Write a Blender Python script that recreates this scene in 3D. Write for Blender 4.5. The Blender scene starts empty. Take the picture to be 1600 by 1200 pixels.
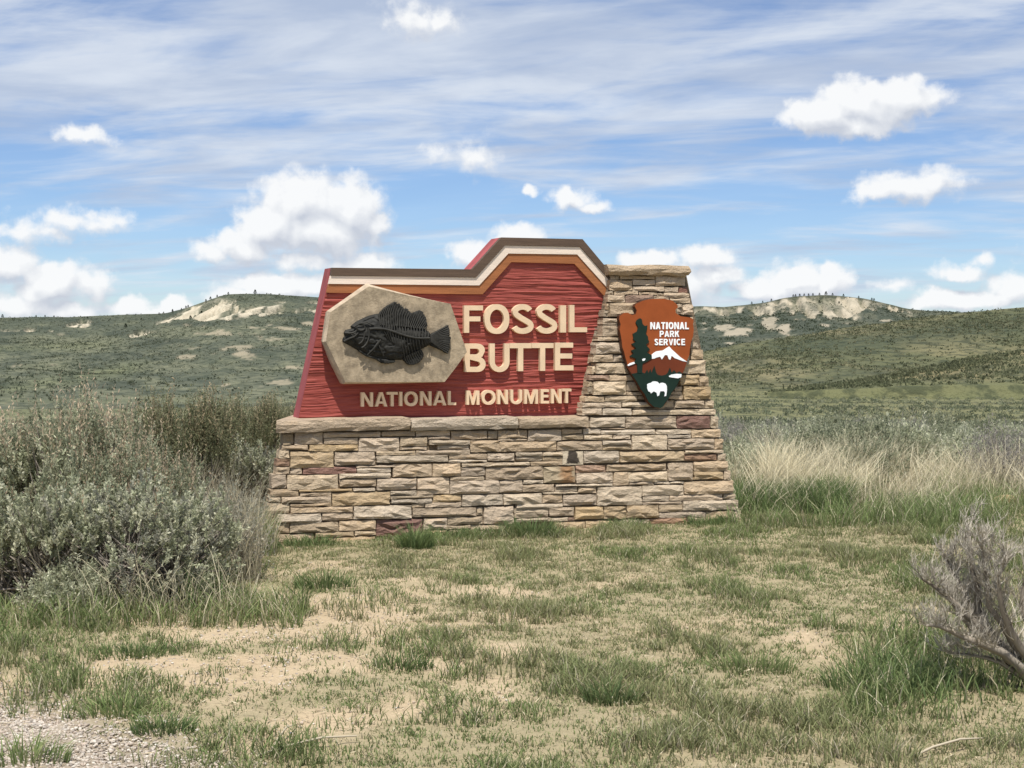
import bpy, bmesh, math, random
import numpy as np
from mathutils import Vector, Matrix
from mathutils.geometry import tessellate_polygon

# ------------------------------------------------------------------ camera, sky, sun, exposure
S = bpy.context.scene
COL = S.collection
H = 1.68                                   # eye height, metres
F = 2310.0                                 # focal length in photo pixels (2x phone lens)
TH = math.atan(90 / F)                     # camera looks slightly down
cd = bpy.data.cameras.new('camera')
cam = bpy.data.objects.new('camera', cd)
COL.objects.link(cam)
cam.location = (0, 0, H)
cam.rotation_euler = (math.pi / 2 - TH, 0, 0)
cd.sensor_width = 36
cd.lens = F / 1600 * 36
cd.clip_start = 0.1
cd.clip_end = 20000
S.camera = cam

BASE = Vector((-0.08, 12.0, 0))            # foot of the sign
ANG = math.radians(20.3)                   # the sign is turned, its left end nearer
CA, SA = math.cos(ANG), math.sin(ANG)
_s = Vector((CA, SA, 0)); _n = Vector((SA, -CA, 0))
SUN = (_s * -0.15 + _n * 0.36 + Vector((0, 0, 0.92))).normalized()

S.view_settings.view_transform = 'Standard'
S.view_settings.look = 'None'
S.view_settings.gamma = 1.0
S.view_settings.use_curve_mapping = False
S.view_settings.exposure = 0.12

sd = bpy.data.lights.new('sun', 'SUN')
sd.energy = 4.9
sd.angle = math.radians(0.55)
sd.color = (1.0, 0.955, 0.88)
so = bpy.data.objects.new('sun', sd)
COL.objects.link(so)
so.rotation_euler = SUN.to_track_quat('Z', 'Y').to_euler()
so.location = (0, 0, 30)

W = bpy.data.worlds.new('World')
S.world = W
W.use_nodes = True


class NT:
    """small helper that chains shader nodes"""
    def __init__(self, tree):
        self.t = tree; self.n = tree.nodes; self.l = tree.links

    def put(self, node, i, v):
        s = node.inputs[i]
        if isinstance(v, bpy.types.NodeSocket):
            self.l.new(v, s)
        elif v is not None:
            s.default_value = v

    def node(self, typ, **kw):
        nd = self.n.new(typ)
        for k, v in kw.items():
            setattr(nd, k, v)
        return nd

    def math(self, op, a, b=None, c=None, clamp=False):
        nd = self.n.new('ShaderNodeMath'); nd.operation = op; nd.use_clamp = clamp
        for i, v in enumerate((a, b, c)):
            self.put(nd, i, v)
        return nd.outputs[0]

    def vec(self, op, a, b=None, c=None):
        nd = self.n.new('ShaderNodeVectorMath'); nd.operation = op
        for i, v in enumerate((a, b, c)):
            self.put(nd, i, v)
        return nd.outputs['Value' if op in ('LENGTH', 'DOT_PRODUCT', 'DISTANCE') else 'Vector']

    def comb(self, x, y, z):
        nd = self.n.new('ShaderNodeCombineXYZ')
        for i, v in enumerate((x, y, z)):
            self.put(nd, i, v)
        return nd.outputs[0]

    def sep(self, v):
        nd = self.n.new('ShaderNodeSeparateXYZ'); self.put(nd, 0, v)
        return nd.outputs

    def noise(self, v, scale, detail=4, rough=.5, dist=0.0, out='Fac', dim='3D'):
        nd = self.n.new('ShaderNodeTexNoise'); nd.noise_dimensions = dim
        self.put(nd, 'Vector', v)
        nd.inputs['Scale'].default_value = scale
        nd.inputs['Detail'].default_value = detail
        nd.inputs['Roughness'].default_value = rough
        nd.inputs['Distortion'].default_value = dist
        return nd.outputs[out]

    def mix(self, fac, a, b, blend='MIX'):
        nd = self.n.new('ShaderNodeMix'); nd.data_type = 'RGBA'; nd.blend_type = blend
        self.put(nd, 0, fac); self.put(nd, 6, a); self.put(nd, 7, b)
        return nd.outputs[2]

    def smooth(self, v, a, b, lo=0.0, hi=1.0):
        nd = self.n.new('ShaderNodeMapRange'); nd.interpolation_type = 'SMOOTHSTEP'
        self.put(nd, 0, v); self.put(nd, 1, a); self.put(nd, 2, b); self.put(nd, 3, lo); self.put(nd, 4, hi)
        return nd.outputs[0]


# ---- sky: Nishita blue, high thin streaky cloud, and cumulus that repeat round the horizon
def build_sky():
    W.node_tree.nodes.clear()
    n = NT(W.node_tree)
    SKYK = 0.095
    sky = n.node('ShaderNodeTexSky', sky_type='NISHITA', sun_disc=False)
    sky.sun_elevation = math.asin(SUN.z)
    sky.sun_rotation = math.atan2(SUN.x, SUN.y)
    sky.altitude = 2000
    sky.air_density = 1.0
    sky.dust_density = 0.6
    sky.ozone_density = 2.0
    d = n.node('ShaderNodeTexCoord').outputs['Generated']
    x, y, z = n.sep(d)
    el = n.math('ARCSINE', z)
    az = n.math('ARCTAN2', x, y)
    azw = n.math('WRAP', az, 0.62, -0.62)
    # thin high cloud, on a flat layer overhead
    zz = n.math('ADD', n.math('MAXIMUM', z, 0.0), 0.13)
    lay = n.comb(n.math('DIVIDE', x, zz), n.math('DIVIDE', y, zz), 0.0)
    lay = n.vec('ADD', n.vec('MULTIPLY', lay, (0.9, 1.25, 1)), n.comb(n.math('MULTIPLY', n.math('DIVIDE', y, zz), .55), 0.0, 3.0))
    c1 = n.noise(lay, 1.5, 8, .56, .5)
    c2 = n.noise(n.vec('MULTIPLY', lay, (0.8, 1.0, 1)), 2.9, 7, .55, .7)
    cir = n.math('ADD', n.math('MULTIPLY', c1, .6), n.math('MULTIPLY', c2, .4))
    bias = n.smooth(el, 0.05, 0.19, -0.02, 0.10)
    cir = n.math('ADD', cir, bias)
    cirm = n.math('MULTIPLY_ADD', n.smooth(cir, 0.43, 0.66), 0.80, 0.07)
    blue = n.mix(1.0, sky.outputs[0], (.83, .96, 1.17, 1), 'MULTIPLY')
    shade = n.noise(lay, 2.1, 6, .55, .4)
    ccol = n.mix(n.smooth(shade, .3, .7), (4.6, 5.4, 6.9, 1), (7.4, 7.9, 8.6, 1))
    base = n.mix(cirm, blue, ccol)
    # cumulus: (u, v, ru, rv, weight) read as direction, in photo pixels from the view axis
    E = [(470, 318, 78, 56, 1), (545, 330, 68, 54, 1), (425, 352, 66, 50, 1), (500, 362, 112, 50, 1), (385, 385, 62, 28, .9), (335, 398, 45, 18, .55), (590, 350, 32, 44, .7),
         (470, 408, 70, 20, .6), (560, 418, 70, 26, .7), (430, 448, 92, 26, .95), (520, 446, 100, 26, .9), (370, 460, 45, 18, .8),
         (120, 355, 88, 22, .46), (60, 372, 68, 20, .42), (170, 348, 38, 14, .36), (15, 420, 55, 38, .8), (80, 448, 70, 40, .85), (140, 450, 40, 32, .62), (35, 478, 80, 26, .72), (110, 488, 70, 22, .6),
         (210, 480, 38, 20, 1), (272, 481, 34, 18, 1), (243, 488, 50, 12, .8),
         (735, 402, 42, 26, .95), (810, 378, 52, 28, .95), (780, 410, 80, 30, .9),
         (892, 312, 44, 20, .8), (888, 302, 20, 16, .75), (925, 322, 28, 12, .7), (830, 297, 15, 9, .72), 
         (1285, 192, 76, 34, 1), (1345, 178, 82, 46, 1), (1400, 168, 66, 40, 1), (1330, 210, 90, 24, .85), (1445, 172, 40, 24, .45),
         (1415, 300, 76, 27, .68), (1450, 294, 62, 22, .58), (1365, 308, 44, 17, .5), 
         (1015, 408, 52, 18, .95), (1105, 402, 46, 22, .85), (1120, 434, 52, 22, .85), (1075, 448, 62, 36, .7),
         (1195, 456, 56, 22, .95), (1245, 438, 52, 34, 1), (1300, 438, 38, 30, .95), (1250, 456, 88, 22, .9),
         (1390, 446, 34, 14, .55), (1500, 428, 48, 16, .65), (1535, 412, 20, 14, .5), (1480, 472, 68, 20, .95), (1590, 458, 60, 32, .8), (1555, 470, 40, 18, .7),
         (135, 226, 46, 15, .7), (735, 243, 42, 28, .35), (695, 238, 30, 15, .32), (655, 42, 56, 32, .45), (690, 52, 46, 24, .42),
         (-150, 430, 120, 50, .9), (-330, 470, 90, 26, .9), (1760, 400, 130, 50, .9), (1900, 462, 90, 28, .9), (-420, 300, 90, 30, .7), (2020, 250, 110, 40, .8),
         (1500, -160, 150, 60, .8), (300, -260, 170, 60, .8)]
    P = n.comb(azw, el, 0.0)
    g = bpy.data.node_groups.new('cumulus_field', 'ShaderNodeTree')
    g.interface.new_socket('P', in_out='INPUT', socket_type='NodeSocketVector')
    g.interface.new_socket('D', in_out='OUTPUT', socket_type='NodeSocketFloat')
    g.interface.new_socket('B', in_out='OUTPUT', socket_type='NodeSocketFloat')
    m = NT(g)
    gi = m.node('NodeGroupInput'); go = m.node('NodeGroupOutput')
    p = gi.outputs[0]
    w1 = m.noise(p, 30, 3, .5, 0, 'Color')
    w2 = m.noise(p, 95, 4, .6, 0, 'Color')
    pw = m.vec('ADD', p, m.vec('MULTIPLY_ADD', w1, (.022, .016, 0), (-.011, -.008, 0)))
    pw = m.vec('ADD', pw, m.vec('MULTIPLY_ADD', w2, (.009, .008, 0), (-.0045, -.004, 0)))
    acc = None
    for (u, v, ru, rv, w) in E:
        cx, cy = math.atan((u - 800) / F), (510 - v) / F
        sx, sy = F / ru, F / rv
        ln = m.vec('LENGTH', m.vec('MULTIPLY_ADD', pw, (sx, sy, 0), (-cx * sx, -cy * sy, 0)))
        val = m.math('MULTIPLY_ADD', ln, -w * .93, w)
        acc = val if acc is None else m.math('SMOOTH_MAX', acc, val, 0.12)
    f = m.noise(p, 120, 6, .6)
    vor = m.node('ShaderNodeTexVoronoi', feature='SMOOTH_F1')
    m.put(vor, 'Vector', pw); vor.inputs['Scale'].default_value = 85; vor.inputs['Smoothness'].default_value = .4
    puff = m.math('MULTIPLY_ADD', vor.outputs['Distance'], -.42, .20)
    body = m.math('ADD', m.math('MULTIPLY', acc, 1.15), puff)
    m.l.new(m.math('ADD', body, m.math('MULTIPLY_ADD', f, .62, -.28)), go.inputs[0])
    m.l.new(body, go.inputs[1])

    def field(pp):
        nd = n.node('ShaderNodeGroup'); nd.node_tree = g
        n.put(nd, 0, pp)
        return nd.outputs
    D, B = field(P)
    D2, B2 = field(n.vec('ADD', P, (-.0035, .010, 0)))
    cum = n.smooth(D, -.05, 0.50)
    lit = n.math('ADD', n.math('MULTIPLY_ADD', n.math('SUBTRACT', B, B2), .80, 0.60), n.math('MULTIPLY', n.math('SUBTRACT', D, D2), .55), clamp=True)
    kcol = n.mix(lit, (5.7, 6.1, 6.9, 1), (9.3, 9.4, 9.5, 1))
    base = n.mix(n.math('MULTIPLY', cum, .97), base, kcol)
    bg = n.node('ShaderNodeBackground')
    n.put(bg, 0, base); bg.inputs[1].default_value = SKYK
    out = n.node('ShaderNodeOutputWorld')
    n.l.new(bg.outputs[0], out.inputs[0])


build_sky()
W.cycles.sampling_method = 'MANUAL'
W.cycles.sample_map_resolution = 512

# ------------------------------------------------------------------ helpers
rng = np.random.default_rng(7)
random.seed(11)


def tag(o, label=None, cat=None, group=None, kind=None):
    if label: o['label'] = label
    if cat: o['category'] = cat
    if group: o['group'] = group
    if kind: o['kind'] = kind
    return o


def link(name, data, parent=None, loc=None):
    o = bpy.data.objects.new(name, data)
    COL.objects.link(o)
    if parent is not None:
        o.parent = parent
    if loc is not None:
        o.location = loc
    return o


def np_mesh(name, V, faces, mat, col=None, smooth=False):
    """faces: (n,3) or (n,4) array, or a list of such arrays"""
    me = bpy.data.meshes.new(name)
    V = np.asarray(V, np.float32).reshape(-1, 3)
    fl = faces if isinstance(faces, list) else [faces]
    fl = [np.asarray(f, np.int32) for f in fl if len(f)]
    loops = np.concatenate([f.ravel() for f in fl])
    tot = np.concatenate([np.full(len(f), f.shape[1], np.int32) for f in fl])
    st = np.concatenate([[0], np.cumsum(tot)[:-1]]).astype(np.int32)
    me.vertices.add(len(V)); me.vertices.foreach_set('co', V.ravel())
    me.loops.add(len(loops)); me.loops.foreach_set('vertex_index', loops)
    me.polygons.add(len(tot)); me.polygons.foreach_set('loop_start', st)
    me.polygons.foreach_set('use_smooth', np.full(len(tot), bool(smooth)))
    me.update(calc_edges=True)
    if col is not None:
        a = me.color_attributes.new('Col', 'FLOAT_COLOR', 'POINT')
        c = np.ones((len(V), 4), np.float32); c[:, :3] = col
        a.data.foreach_set('color', c.ravel())
    if mat: me.materials.append(mat)
    me.validate(verbose=False)
    return me


def _hash(ix, iy, iz):
    h = (ix * 374761393 + iy * 668265263 + iz * 2147483647 * 3 + iz * 1274126177) & 0xffffffff
    h = ((h ^ (h >> 13)) * 1274126177) & 0xffffffff
    h = ((h ^ (h >> 16)) * 2246822519) & 0xffffffff
    return ((h ^ (h >> 15)) & 0xffffff) / float(0xffffff)


def vnoise(x, y, z=0.0):
    x, y, z = np.broadcast_arrays(np.asarray(x, float), np.asarray(y, float), np.asarray(z, float))
    ix, iy, iz = np.floor(x).astype(np.int64), np.floor(y).astype(np.int64), np.floor(z).astype(np.int64)
    fx, fy, fz = x - ix, y - iy, z - iz
    fx, fy, fz = fx * fx * (3 - 2 * fx), fy * fy * (3 - 2 * fy), fz * fz * (3 - 2 * fz)
    r = 0
    for dx in (0, 1):
        for dy in (0, 1):
            for dz in (0, 1):
                w = (fx if dx else 1 - fx) * (fy if dy else 1 - fy) * (fz if dz else 1 - fz)
                r = r + w * _hash(ix + dx, iy + dy, iz + dz)
    return r


def fbm(x, y, z=0.0, oct=4, rough=.5):
    a, s, t = 1.0, 0, 0
    for i in range(oct):
        s = s + a * vnoise(np.asarray(x) * 2 ** i + 17.3 * i, np.asarray(y) * 2 ** i + 9.1 * i, np.asarray(z) * 2 ** i)
        t += a; a *= rough
    return s / t


def sstep(x, a, b):
    t = np.clip((x - a) / (b - a), 0, 1)
    return t * t * (3 - 2 * t)


def material(name, rough=.9, spec=.25):
    m = bpy.data.materials.new(name); m.use_nodes = True
    n = NT(m.node_tree)
    b = m.node_tree.nodes['Principled BSDF']
    b.inputs['Roughness'].default_value = rough
    b.inputs['Specular IOR Level'].default_value = spec
    return m, n, b


def bump(n, b, h, strength, dist):
    nd = n.node('ShaderNodeBump')
    nd.inputs['Strength'].default_value = strength
    nd.inputs['Distance'].default_value = dist
    n.put(nd, 'Height', h)
    n.l.new(nd.outputs[0], b.inputs['Normal'])


def obj_co(n):
    return n.node('ShaderNodeTexCoord').outputs['Object']


def geo_co(n):
    return n.node('ShaderNodeNewGeometry').outputs['Position']


def attr(n, name='Col'):
    nd = n.node('ShaderNodeAttribute'); nd.attribute_name = name
    return nd.outputs['Color']


# ------------------------------------------------------------------ materials
def stone_mat(name, c1, c2, c3):
    m, n, b = material(name, .92, .2)
    p = geo_co(n)
    ri = n.node('ShaderNodeObjectInfo').outputs['Random']
    q = n.vec('ADD', p, n.comb(n.math('MULTIPLY', ri, 13.0), 0.0, n.math('MULTIPLY', ri, 31.0)))
    a = n.noise(n.vec('MULTIPLY', q, (1, 1, 2.2)), 7, 5, .6, .6)
    col = n.mix(n.smooth(a, .32, .68), c1, c2)
    st = n.noise(q, 16, 4, .6)
    col = n.mix(n.smooth(st, .52, .74, 0, .6), col, c3)
    fine = n.noise(q, 140, 3, .7)
    col = n.mix(n.math('MULTIPLY', n.smooth(fine, .35, .7), .35), col, n.mix(.55, col, (.02, .018, .015, 1)))
    hv = n.node('ShaderNodeHueSaturation')
    n.put(hv, 'Color', col)
    n.put(hv, 'Value', n.math('MULTIPLY_ADD', ri, .34, .86))
    n.put(hv, 'Saturation', n.math('MULTIPLY_ADD', n.math('FRACT', n.math('MULTIPLY', ri, 7.3)), .25, .95))
    n.l.new(hv.outputs[0], b.inputs['Base Color'])
    h = n.math('ADD', n.noise(n.vec('MULTIPLY', q, (1, 1, 1.7)), 28, 6, .65), n.math('MULTIPLY', fine, .3))
    bump(n, b, h, 1.0, .03)
    return m


M_TAN = stone_mat('tan_sandstone', (.60, .475, .345, 1), (.48, .38, .275, 1), (.59, .445, .295, 1))
M_CREAM = stone_mat('cream_sandstone', (.66, .545, .41, 1), (.54, .44, .325, 1), (.64, .51, .36, 1))
M_OCHRE = stone_mat('ochre_sandstone', (.56, .435, .29, 1), (.47, .36, .24, 1), (.50, .36, .21, 1))
M_GREY = stone_mat('grey_sandstone', (.50, .40, .285, 1), (.40, .32, .23, 1), (.52, .41, .275, 1))
M_PURPLE = stone_mat('plum_sandstone', (.33, .20, .16, 1), (.26, .155, .125, 1), (.42, .30, .235, 1))
M_PURPTAN = stone_mat('rosy_sandstone', (.42, .29, .205, 1), (.34, .23, .17, 1), (.46, .33, .22, 1))
M_MORTAR = stone_mat('mortar', (.27, .21, .15, 1), (.20, .16, .115, 1), (.31, .24, .165, 1))
M_FOOT = stone_mat('pale_mortar', (.50, .38, .22, 1), (.42, .31, .19, 1), (.53, .42, .27, 1))
STM = dict(t=M_TAN, w=M_CREAM, y=M_OCHRE, g=M_GREY, p=M_PURPLE, r=M_PURPTAN)


def rust_mat():
    m, n, b = material('rusty_stained_sandstone', .9, .2)
    p = obj_co(n)
    x, y, z = n.sep(p)
    a = n.noise(p, 9, 5, .6, .5)
    col = n.mix(n.smooth(a, .3, .7), (.42, .34, .23, 1), (.33, .26, .17, 1))
    e = n.math('ADD', x, n.math('MULTIPLY_ADD', n.noise(p, 26, 4, .65), .14, -.07))
    k = n.math('MULTIPLY', n.smooth(e, -.035, .045), n.smooth(e, .16, .10))
    rc = n.mix(n.noise(p, 30, 4, .6), (.36, .17, .06, 1), (.15, .075, .035, 1))
    col = n.mix(n.math('MULTIPLY', k, .72), col, rc)
    n.l.new(col, b.inputs['Base Color'])
    bump(n, b, n.noise(p, 30, 6, .65), .8, .02)
    return m


M_RUST = rust_mat()


def flat_mat(name, c, rough=.7, spec=.3, var=.15, scale=12.0, bmp=0.0, bscale=60.0, stretch=(1, 1, 1)):
    m, n, b = material(name, rough, spec)
    p = obj_co(n)
    a = n.noise(n.vec('MULTIPLY', p, stretch), scale, 5, .6)
    dark = (c[0] * (1 - 2 * var), c[1] * (1 - 2 * var), c[2] * (1 - 2 * var), 1)
    lite = (min(c[0] * (1 + var), .95), min(c[1] * (1 + var), .95), min(c[2] * (1 + var), .95), 1)
    n.l.new(n.mix(n.smooth(a, .25, .75), dark, lite), b.inputs['Base Color'])
    if bmp:
        bump(n, b, n.noise(n.vec('MULTIPLY', p, stretch), bscale, 4, .6), bmp, .004)
    return m


def red_mat():
    m, n, b = material('red_painted_wood', .62, .3)
    p = obj_co(n)
    a = n.noise(n.vec('MULTIPLY', p, (1.6, 1, 26)), 3.0, 5, .6, .3)
    f = n.noise(n.vec('MULTIPLY', p, (6, 1, 120)), 3.0, 3, .6)
    col = n.mix(n.smooth(a, .3, .7), (.25, .046, .036, 1), (.345, .078, .058, 1))
    col = n.mix(n.smooth(n.noise(p, 2.2, 4, .55), .45, .8, 0, .4), col, (.42, .115, .088, 1))
    n.l.new(col, b.inputs['Base Color'])
    bump(n, b, f, .5, .004)
    return m


M_RED = red_mat()
M_REDSIDE = flat_mat('faded_red_paint', (.36, .085, .085), .7, .25, .12, 9, .3, 40, (1, 1, .4))
M_BROWN = flat_mat('brown_paint', (.115, .076, .052), .65, .3, .1, 6, .4, 30, (.6, 1, 8))
M_CREAMP = flat_mat('cream_paint', (.83, .70, .585), .65, .3, .06, 6, .4, 30, (.6, 1, 8))
M_ORANGE = flat_mat('orange_brown_paint', (.36, .135, .05), .65, .3, .1, 6, .4, 30, (.6, 1, 8))
M_LETTER = flat_mat('letter_cream_paint', (.80, .60, .40), .6, .3, .05, 8)
M_POST = flat_mat('dark_post_paint', (.02, .016, .015), .7)
M_SLAB = flat_mat('fossil_slab_stone', (.40, .32, .22), .9, .2, .20, 17, .9, 70)
M_SLABEDGE = flat_mat('fossil_slab_edge', (.50, .40, .29), .9, .2, .15, 14, .8, 60)
M_FISH = flat_mat('dark_bronze', (.028, .027, .023), .75, .3, .25, 18, .4, 60)
M_FISHRIB = flat_mat('worn_bronze', (.042, .040, .034), .7, .3, .2, 18)
M_PLAQUE = flat_mat('rust_orange_enamel', (.275, .068, .018), .6, .15, .07, 6)
M_PLAQUEDK = flat_mat('dark_brown_enamel', (.14, .033, .013), .6, .15, .07, 6)
M_PGREEN = flat_mat('dark_green_enamel', (.012, .027, .019), .6, .12, .1, 6)
M_PWHITE = flat_mat('white_enamel', (.84, .86, .86), .5, .35, .05, 30)
M_EDGE = flat_mat('plaque_dark_edge', (.085, .028, .012), .6)
M_HOLE = flat_mat('sooty_metal', (.014, .012, .010), .7, .3)


def leaf_mat(name, transl=.28):
    m = bpy.data.materials.new(name); m.use_nodes = True
    n = NT(m.node_tree)
    n.n.clear()
    c = attr(n)
    d = n.node('ShaderNodeBsdfDiffuse'); n.put(d, 0, c)
    t = n.node('ShaderNodeBsdfTranslucent'); n.put(t, 0, c)
    mx = n.node('ShaderNodeMixShader'); mx.inputs[0].default_value = transl
    n.l.new(d.outputs[0], mx.inputs[1]); n.l.new(t.outputs[0], mx.inputs[2])
    o = n.node('ShaderNodeOutputMaterial'); n.l.new(mx.outputs[0], o.inputs[0])
    return m


M_LEAF = leaf_mat('leaves', .38)
M_BLADE = leaf_mat('grass_blades', .32)
M_WOOD = flat_mat('sage_wood', (.27, .235, .20), .9, .15, .35, 30, .6, 120, (1, 1, .3))
M_DEAD = leaf_mat('weathered_twigs', .0)


# ------------------------------------------------------------------ image ray -> point on a plane of the sign
def pix(u, v, y0=0.0, b=0.0):
    """point of the plane y = y0 + b*z (sign coordinates: x along, y away from the viewer, z up) seen at photo position u, v"""
    d = Vector((0, math.cos(TH), -math.sin(TH))) + Vector((1, 0, 0)) * ((u - 800) / F) + Vector((0, math.sin(TH), math.cos(TH))) * ((600 - v) / F)
    o = Vector((0, 0, H)) - BASE
    ox, oy = o.x * CA + o.y * SA, -o.x * SA + o.y * CA
    dx, dy = d.x * CA + d.y * SA, -d.x * SA + d.y * CA
    t = (y0 + b * o.z - oy) / (dy - b * d.z)
    return Vector((ox + t * dx, oy + t * dy, o.z + t * d.z))


def root(name, label, cat):
    e = link(name, None)
    e.empty_display_size = .3
    e.location = BASE; e.rotation_euler = (0, 0, ANG)
    return tag(e, label, cat)


# ------------------------------------------------------------------ terrain
_LR = np.log(np.array([1.0, 17, 30, 80, 200, 500, 1500, 7000]))
_VL = np.array([0, 0, 692, 669, 651, 635, 605, 530.0])
_VR = np.array([0, 0, 690, 664, 634, 603, 600, 530.0])


def ground_z(x, y):
    x = np.asarray(x, float); y = np.asarray(y, float)
    r = np.maximum(np.hypot(x, y), 1.0)
    a = np.arctan2(x, y)
    u = 800 + F * np.tan(np.clip(a, -.6, .6))
    k = sstep(u, 500, 1150)

    def prof(vv):
        z = np.where(np.exp(_LR) <= 17.5, 0.0, H - np.exp(_LR) * (vv - 510) / F)
        return np.interp(np.log(r), _LR, z)
    z = prof(_VL) * (1 - k) + prof(_VR) * k
    lump = (fbm(x * .9, y * .9, 3.0, 3) - .5) * .07 * sstep(r, 2, 7) * (1 - sstep(r, 60, 120))
    lump = lump + (fbm(x * .02, y * .02, 5.0, 3) - .5) * 2.2 * sstep(r, 60, 200)
    # keep it level round the foot of the sign
    q = np.hypot((x - .1) / 3.2, (y - 12.3) / 1.8)
    return z + lump * sstep(q, .7, 1.3)


def to_uv(x, y, z):
    """where a point lands in the photo (pixels)"""
    zz = z - H
    f = y * math.cos(TH) - zz * math.sin(TH)
    up = y * math.sin(TH) + zz * math.cos(TH)
    f = np.maximum(f, .05)
    return 800 + F * x / f, 600 - F * up / f


def gpoint(u, v):
    """ground point (flat part) seen at u, v"""
    y = H * F / (v - 510)
    return (u - 800) / F * y, y


def sand_amount(x, y):
    """1 = bare sandy soil, 0 = grassy"""
    u, v = to_uv(x, y, np.zeros_like(x))
    s = np.full_like(x, .20)
    def spot(cu, cv, ru, rv, w):
        return w * np.exp(-(((u - cu) / ru) ** 2 + ((v - cv) / rv) ** 2))
    s = s + spot(400, 985, 320, 58, .40) + spot(120, 1085, 300, 70, .30) + spot(620, 920, 180, 40, .22) + spot(560, 1110, 200, 60, .18)
    s = s + spot(740, 960, 160, 30, .12) + spot(1240, 1000, 160, 40, .12) + spot(1060, 1010, 260, 26, .10)
    s = s - spot(880, 850, 420, 40, .30) - spot(1330, 850, 260, 60, .38) - spot(1150, 1140, 420, 90, .06) - spot(1420, 1080, 160, 90, .25) - spot(60, 990, 120, 40, .35) - spot(330, 935, 120, 40, .35)
    return s


def gravel_amount(x, y):
    u, v = to_uv(x, y, np.zeros_like(x))
    e = v - (1082 + .30 * np.maximum(u, -200)) + (fbm(x * 2.2, y * 2.2, 8, 3) - .5) * 90
    return sstep(e, -35, 60) * (1 - sstep(u, 300, 460))


def ground_mat():
    m, n, b = material('ground_soil', .95, .1)
    p = geo_co(n)
    c = attr(n)
    f1 = n.noise(p, 55, 5, .65)
    f2 = n.noise(p, 6, 5, .6)
    f0 = n.noise(p, 190, 3, .7)
    c = n.mix(n.smooth(f0, .50, .72, 0, .5), c, n.mix(.6, c, (.13, .10, .065, 1)))
    col = n.mix(n.smooth(f1, .3, .72, 0, .45), c, n.mix(.5, c, (.10, .075, .045, 1)))
    col = n.mix(n.smooth(f2, .35, .7, 0, .3), col, n.mix(.6, col, (.52, .42, .27, 1)))
    # far off: dark dots of brush
    sp = n.noise(n.vec('MULTIPLY', p, (1, .45, 1)), .55, 3, .6)
    y = n.sep(p)[1]
    far = n.smooth(y, 60.0, 160.0)
    col = n.mix(n.math('MULTIPLY', far, n.smooth(sp, .46, .62, 0, .8)), col, n.mix(.75, col, (.035, .045, .03, 1)))
    n.l.new(col, b.inputs['Base Color'])
    bump(n, b, n.math('ADD', f1, n.math('MULTIPLY', n.noise(p, 18, 5, .6), 1.5)), .55, .03)
    return m


def build_ground():
    M = ground_mat()
    a_in = np.linspace(-.56, .56, 420)
    a_out = np.concatenate([np.linspace(.58, math.pi, 40), np.linspace(-math.pi + .06, -.58, 40)])
    ang = np.concatenate([a_in, a_out])
    rr = np.exp(np.concatenate([np.linspace(math.log(.6), math.log(4.6), 12), np.linspace(math.log(4.7), math.log(60), 330), np.linspace(math.log(61.5), math.log(900), 150), np.linspace(math.log(960), math.log(9000), 20)]))
    A, R = np.meshgrid(ang, rr)
    X, Y = R * np.sin(A), R * np.cos(A)
    Z = ground_z(X, Y)
    near = (1 - sstep(R, 20, 30))
    Z = Z + (fbm(X * 9, Y * 9, 1.0, 3) - .5) * .022 * near
    sa = sand_amount(X, Y) + (fbm(X * 2.4, Y * 2.9, 2.0, 5, .6) - .5) * 1.25
    k = sstep(sa, .18, .62)[..., None]
    soil = np.array([.50, .385, .245]); soil2 = np.array([.57, .455, .31])
    turf = np.array([.365, .31, .19])
    t = fbm(X * 3, Y * 3, 6.0, 4)[..., None]
    c = turf * (1 - k) + (soil * (1 - t) + soil2 * t) * k
    gk = gravel_amount(X, Y)[..., None]
    c = c * (1 - gk) + np.array([.37, .315, .25]) * gk
    # scrubland and the valley floor
    U, V = to_uv(X, Y, Z)
    m1 = sstep(R, 15, 20)[..., None]
    scrub = np.array([.155, .145, .09]) * (0.75 + .5 * t)
    c = c * (1 - m1) + scrub * m1
    st = fbm(X * .012, Y * .03, 4.0, 4)
    m2 = sstep(R, 80, 160)[..., None]
    left = (1 - sstep(U, 500, 1100))[..., None]
    pl = np.array([.125, .145, .075]) * left + np.array([.145, .155, .072]) * (1 - left)
    pl2 = np.array([.20, .20, .115]) * left + np.array([.195, .185, .085]) * (1 - left)
    s3 = sstep(st, .42, .66)[..., None]
    c = c * (1 - m2) + (pl * (1 - s3) + pl2 * s3) * m2
    # bare bank and earth patches
    bank = np.exp(-((V - 661 - 4 * (fbm(X * .05, Y * .05, 3, 3) - .5)) / 4.2) ** 2) * sstep(U, 1000, 1120) * sstep(fbm(U * .012, 0 * U, 1.0, 3), .38, .58) * (R > 40)
    bank = np.maximum(bank, np.exp(-((V - 609) / 2.0) ** 2 - ((U - 1400) / 30) ** 2) * (R > 100))
    bank = np.clip(bank, 0, 1)[..., None]
    c = c * (1 - bank) + np.array([.42, .30, .18]) * bank
    nr, na = X.shape
    idx = np.arange(nr * na).reshape(nr, na)
    nxt = np.roll(idx, -1, axis=1)
    Fq = np.stack([idx[:-1], nxt[:-1], nxt[1:], idx[1:]], -1).reshape(-1, 4)
    Vv = np.stack([X, Y, Z], -1).reshape(-1, 3)
    # close the hole under the viewer
    Vv = np.concatenate([Vv, [[0, 0, 0]]]); cc = np.concatenate([c.reshape(-1, 3), [[.3, .25, .15]]])
    fan = np.stack([np.full(na, nr * na), nxt[0], idx[0]], -1)
    me = np_mesh('ground', Vv, [Fq, fan], M, cc, smooth=True)
    tag(link('ground', me), kind='structure')


build_ground()


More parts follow.
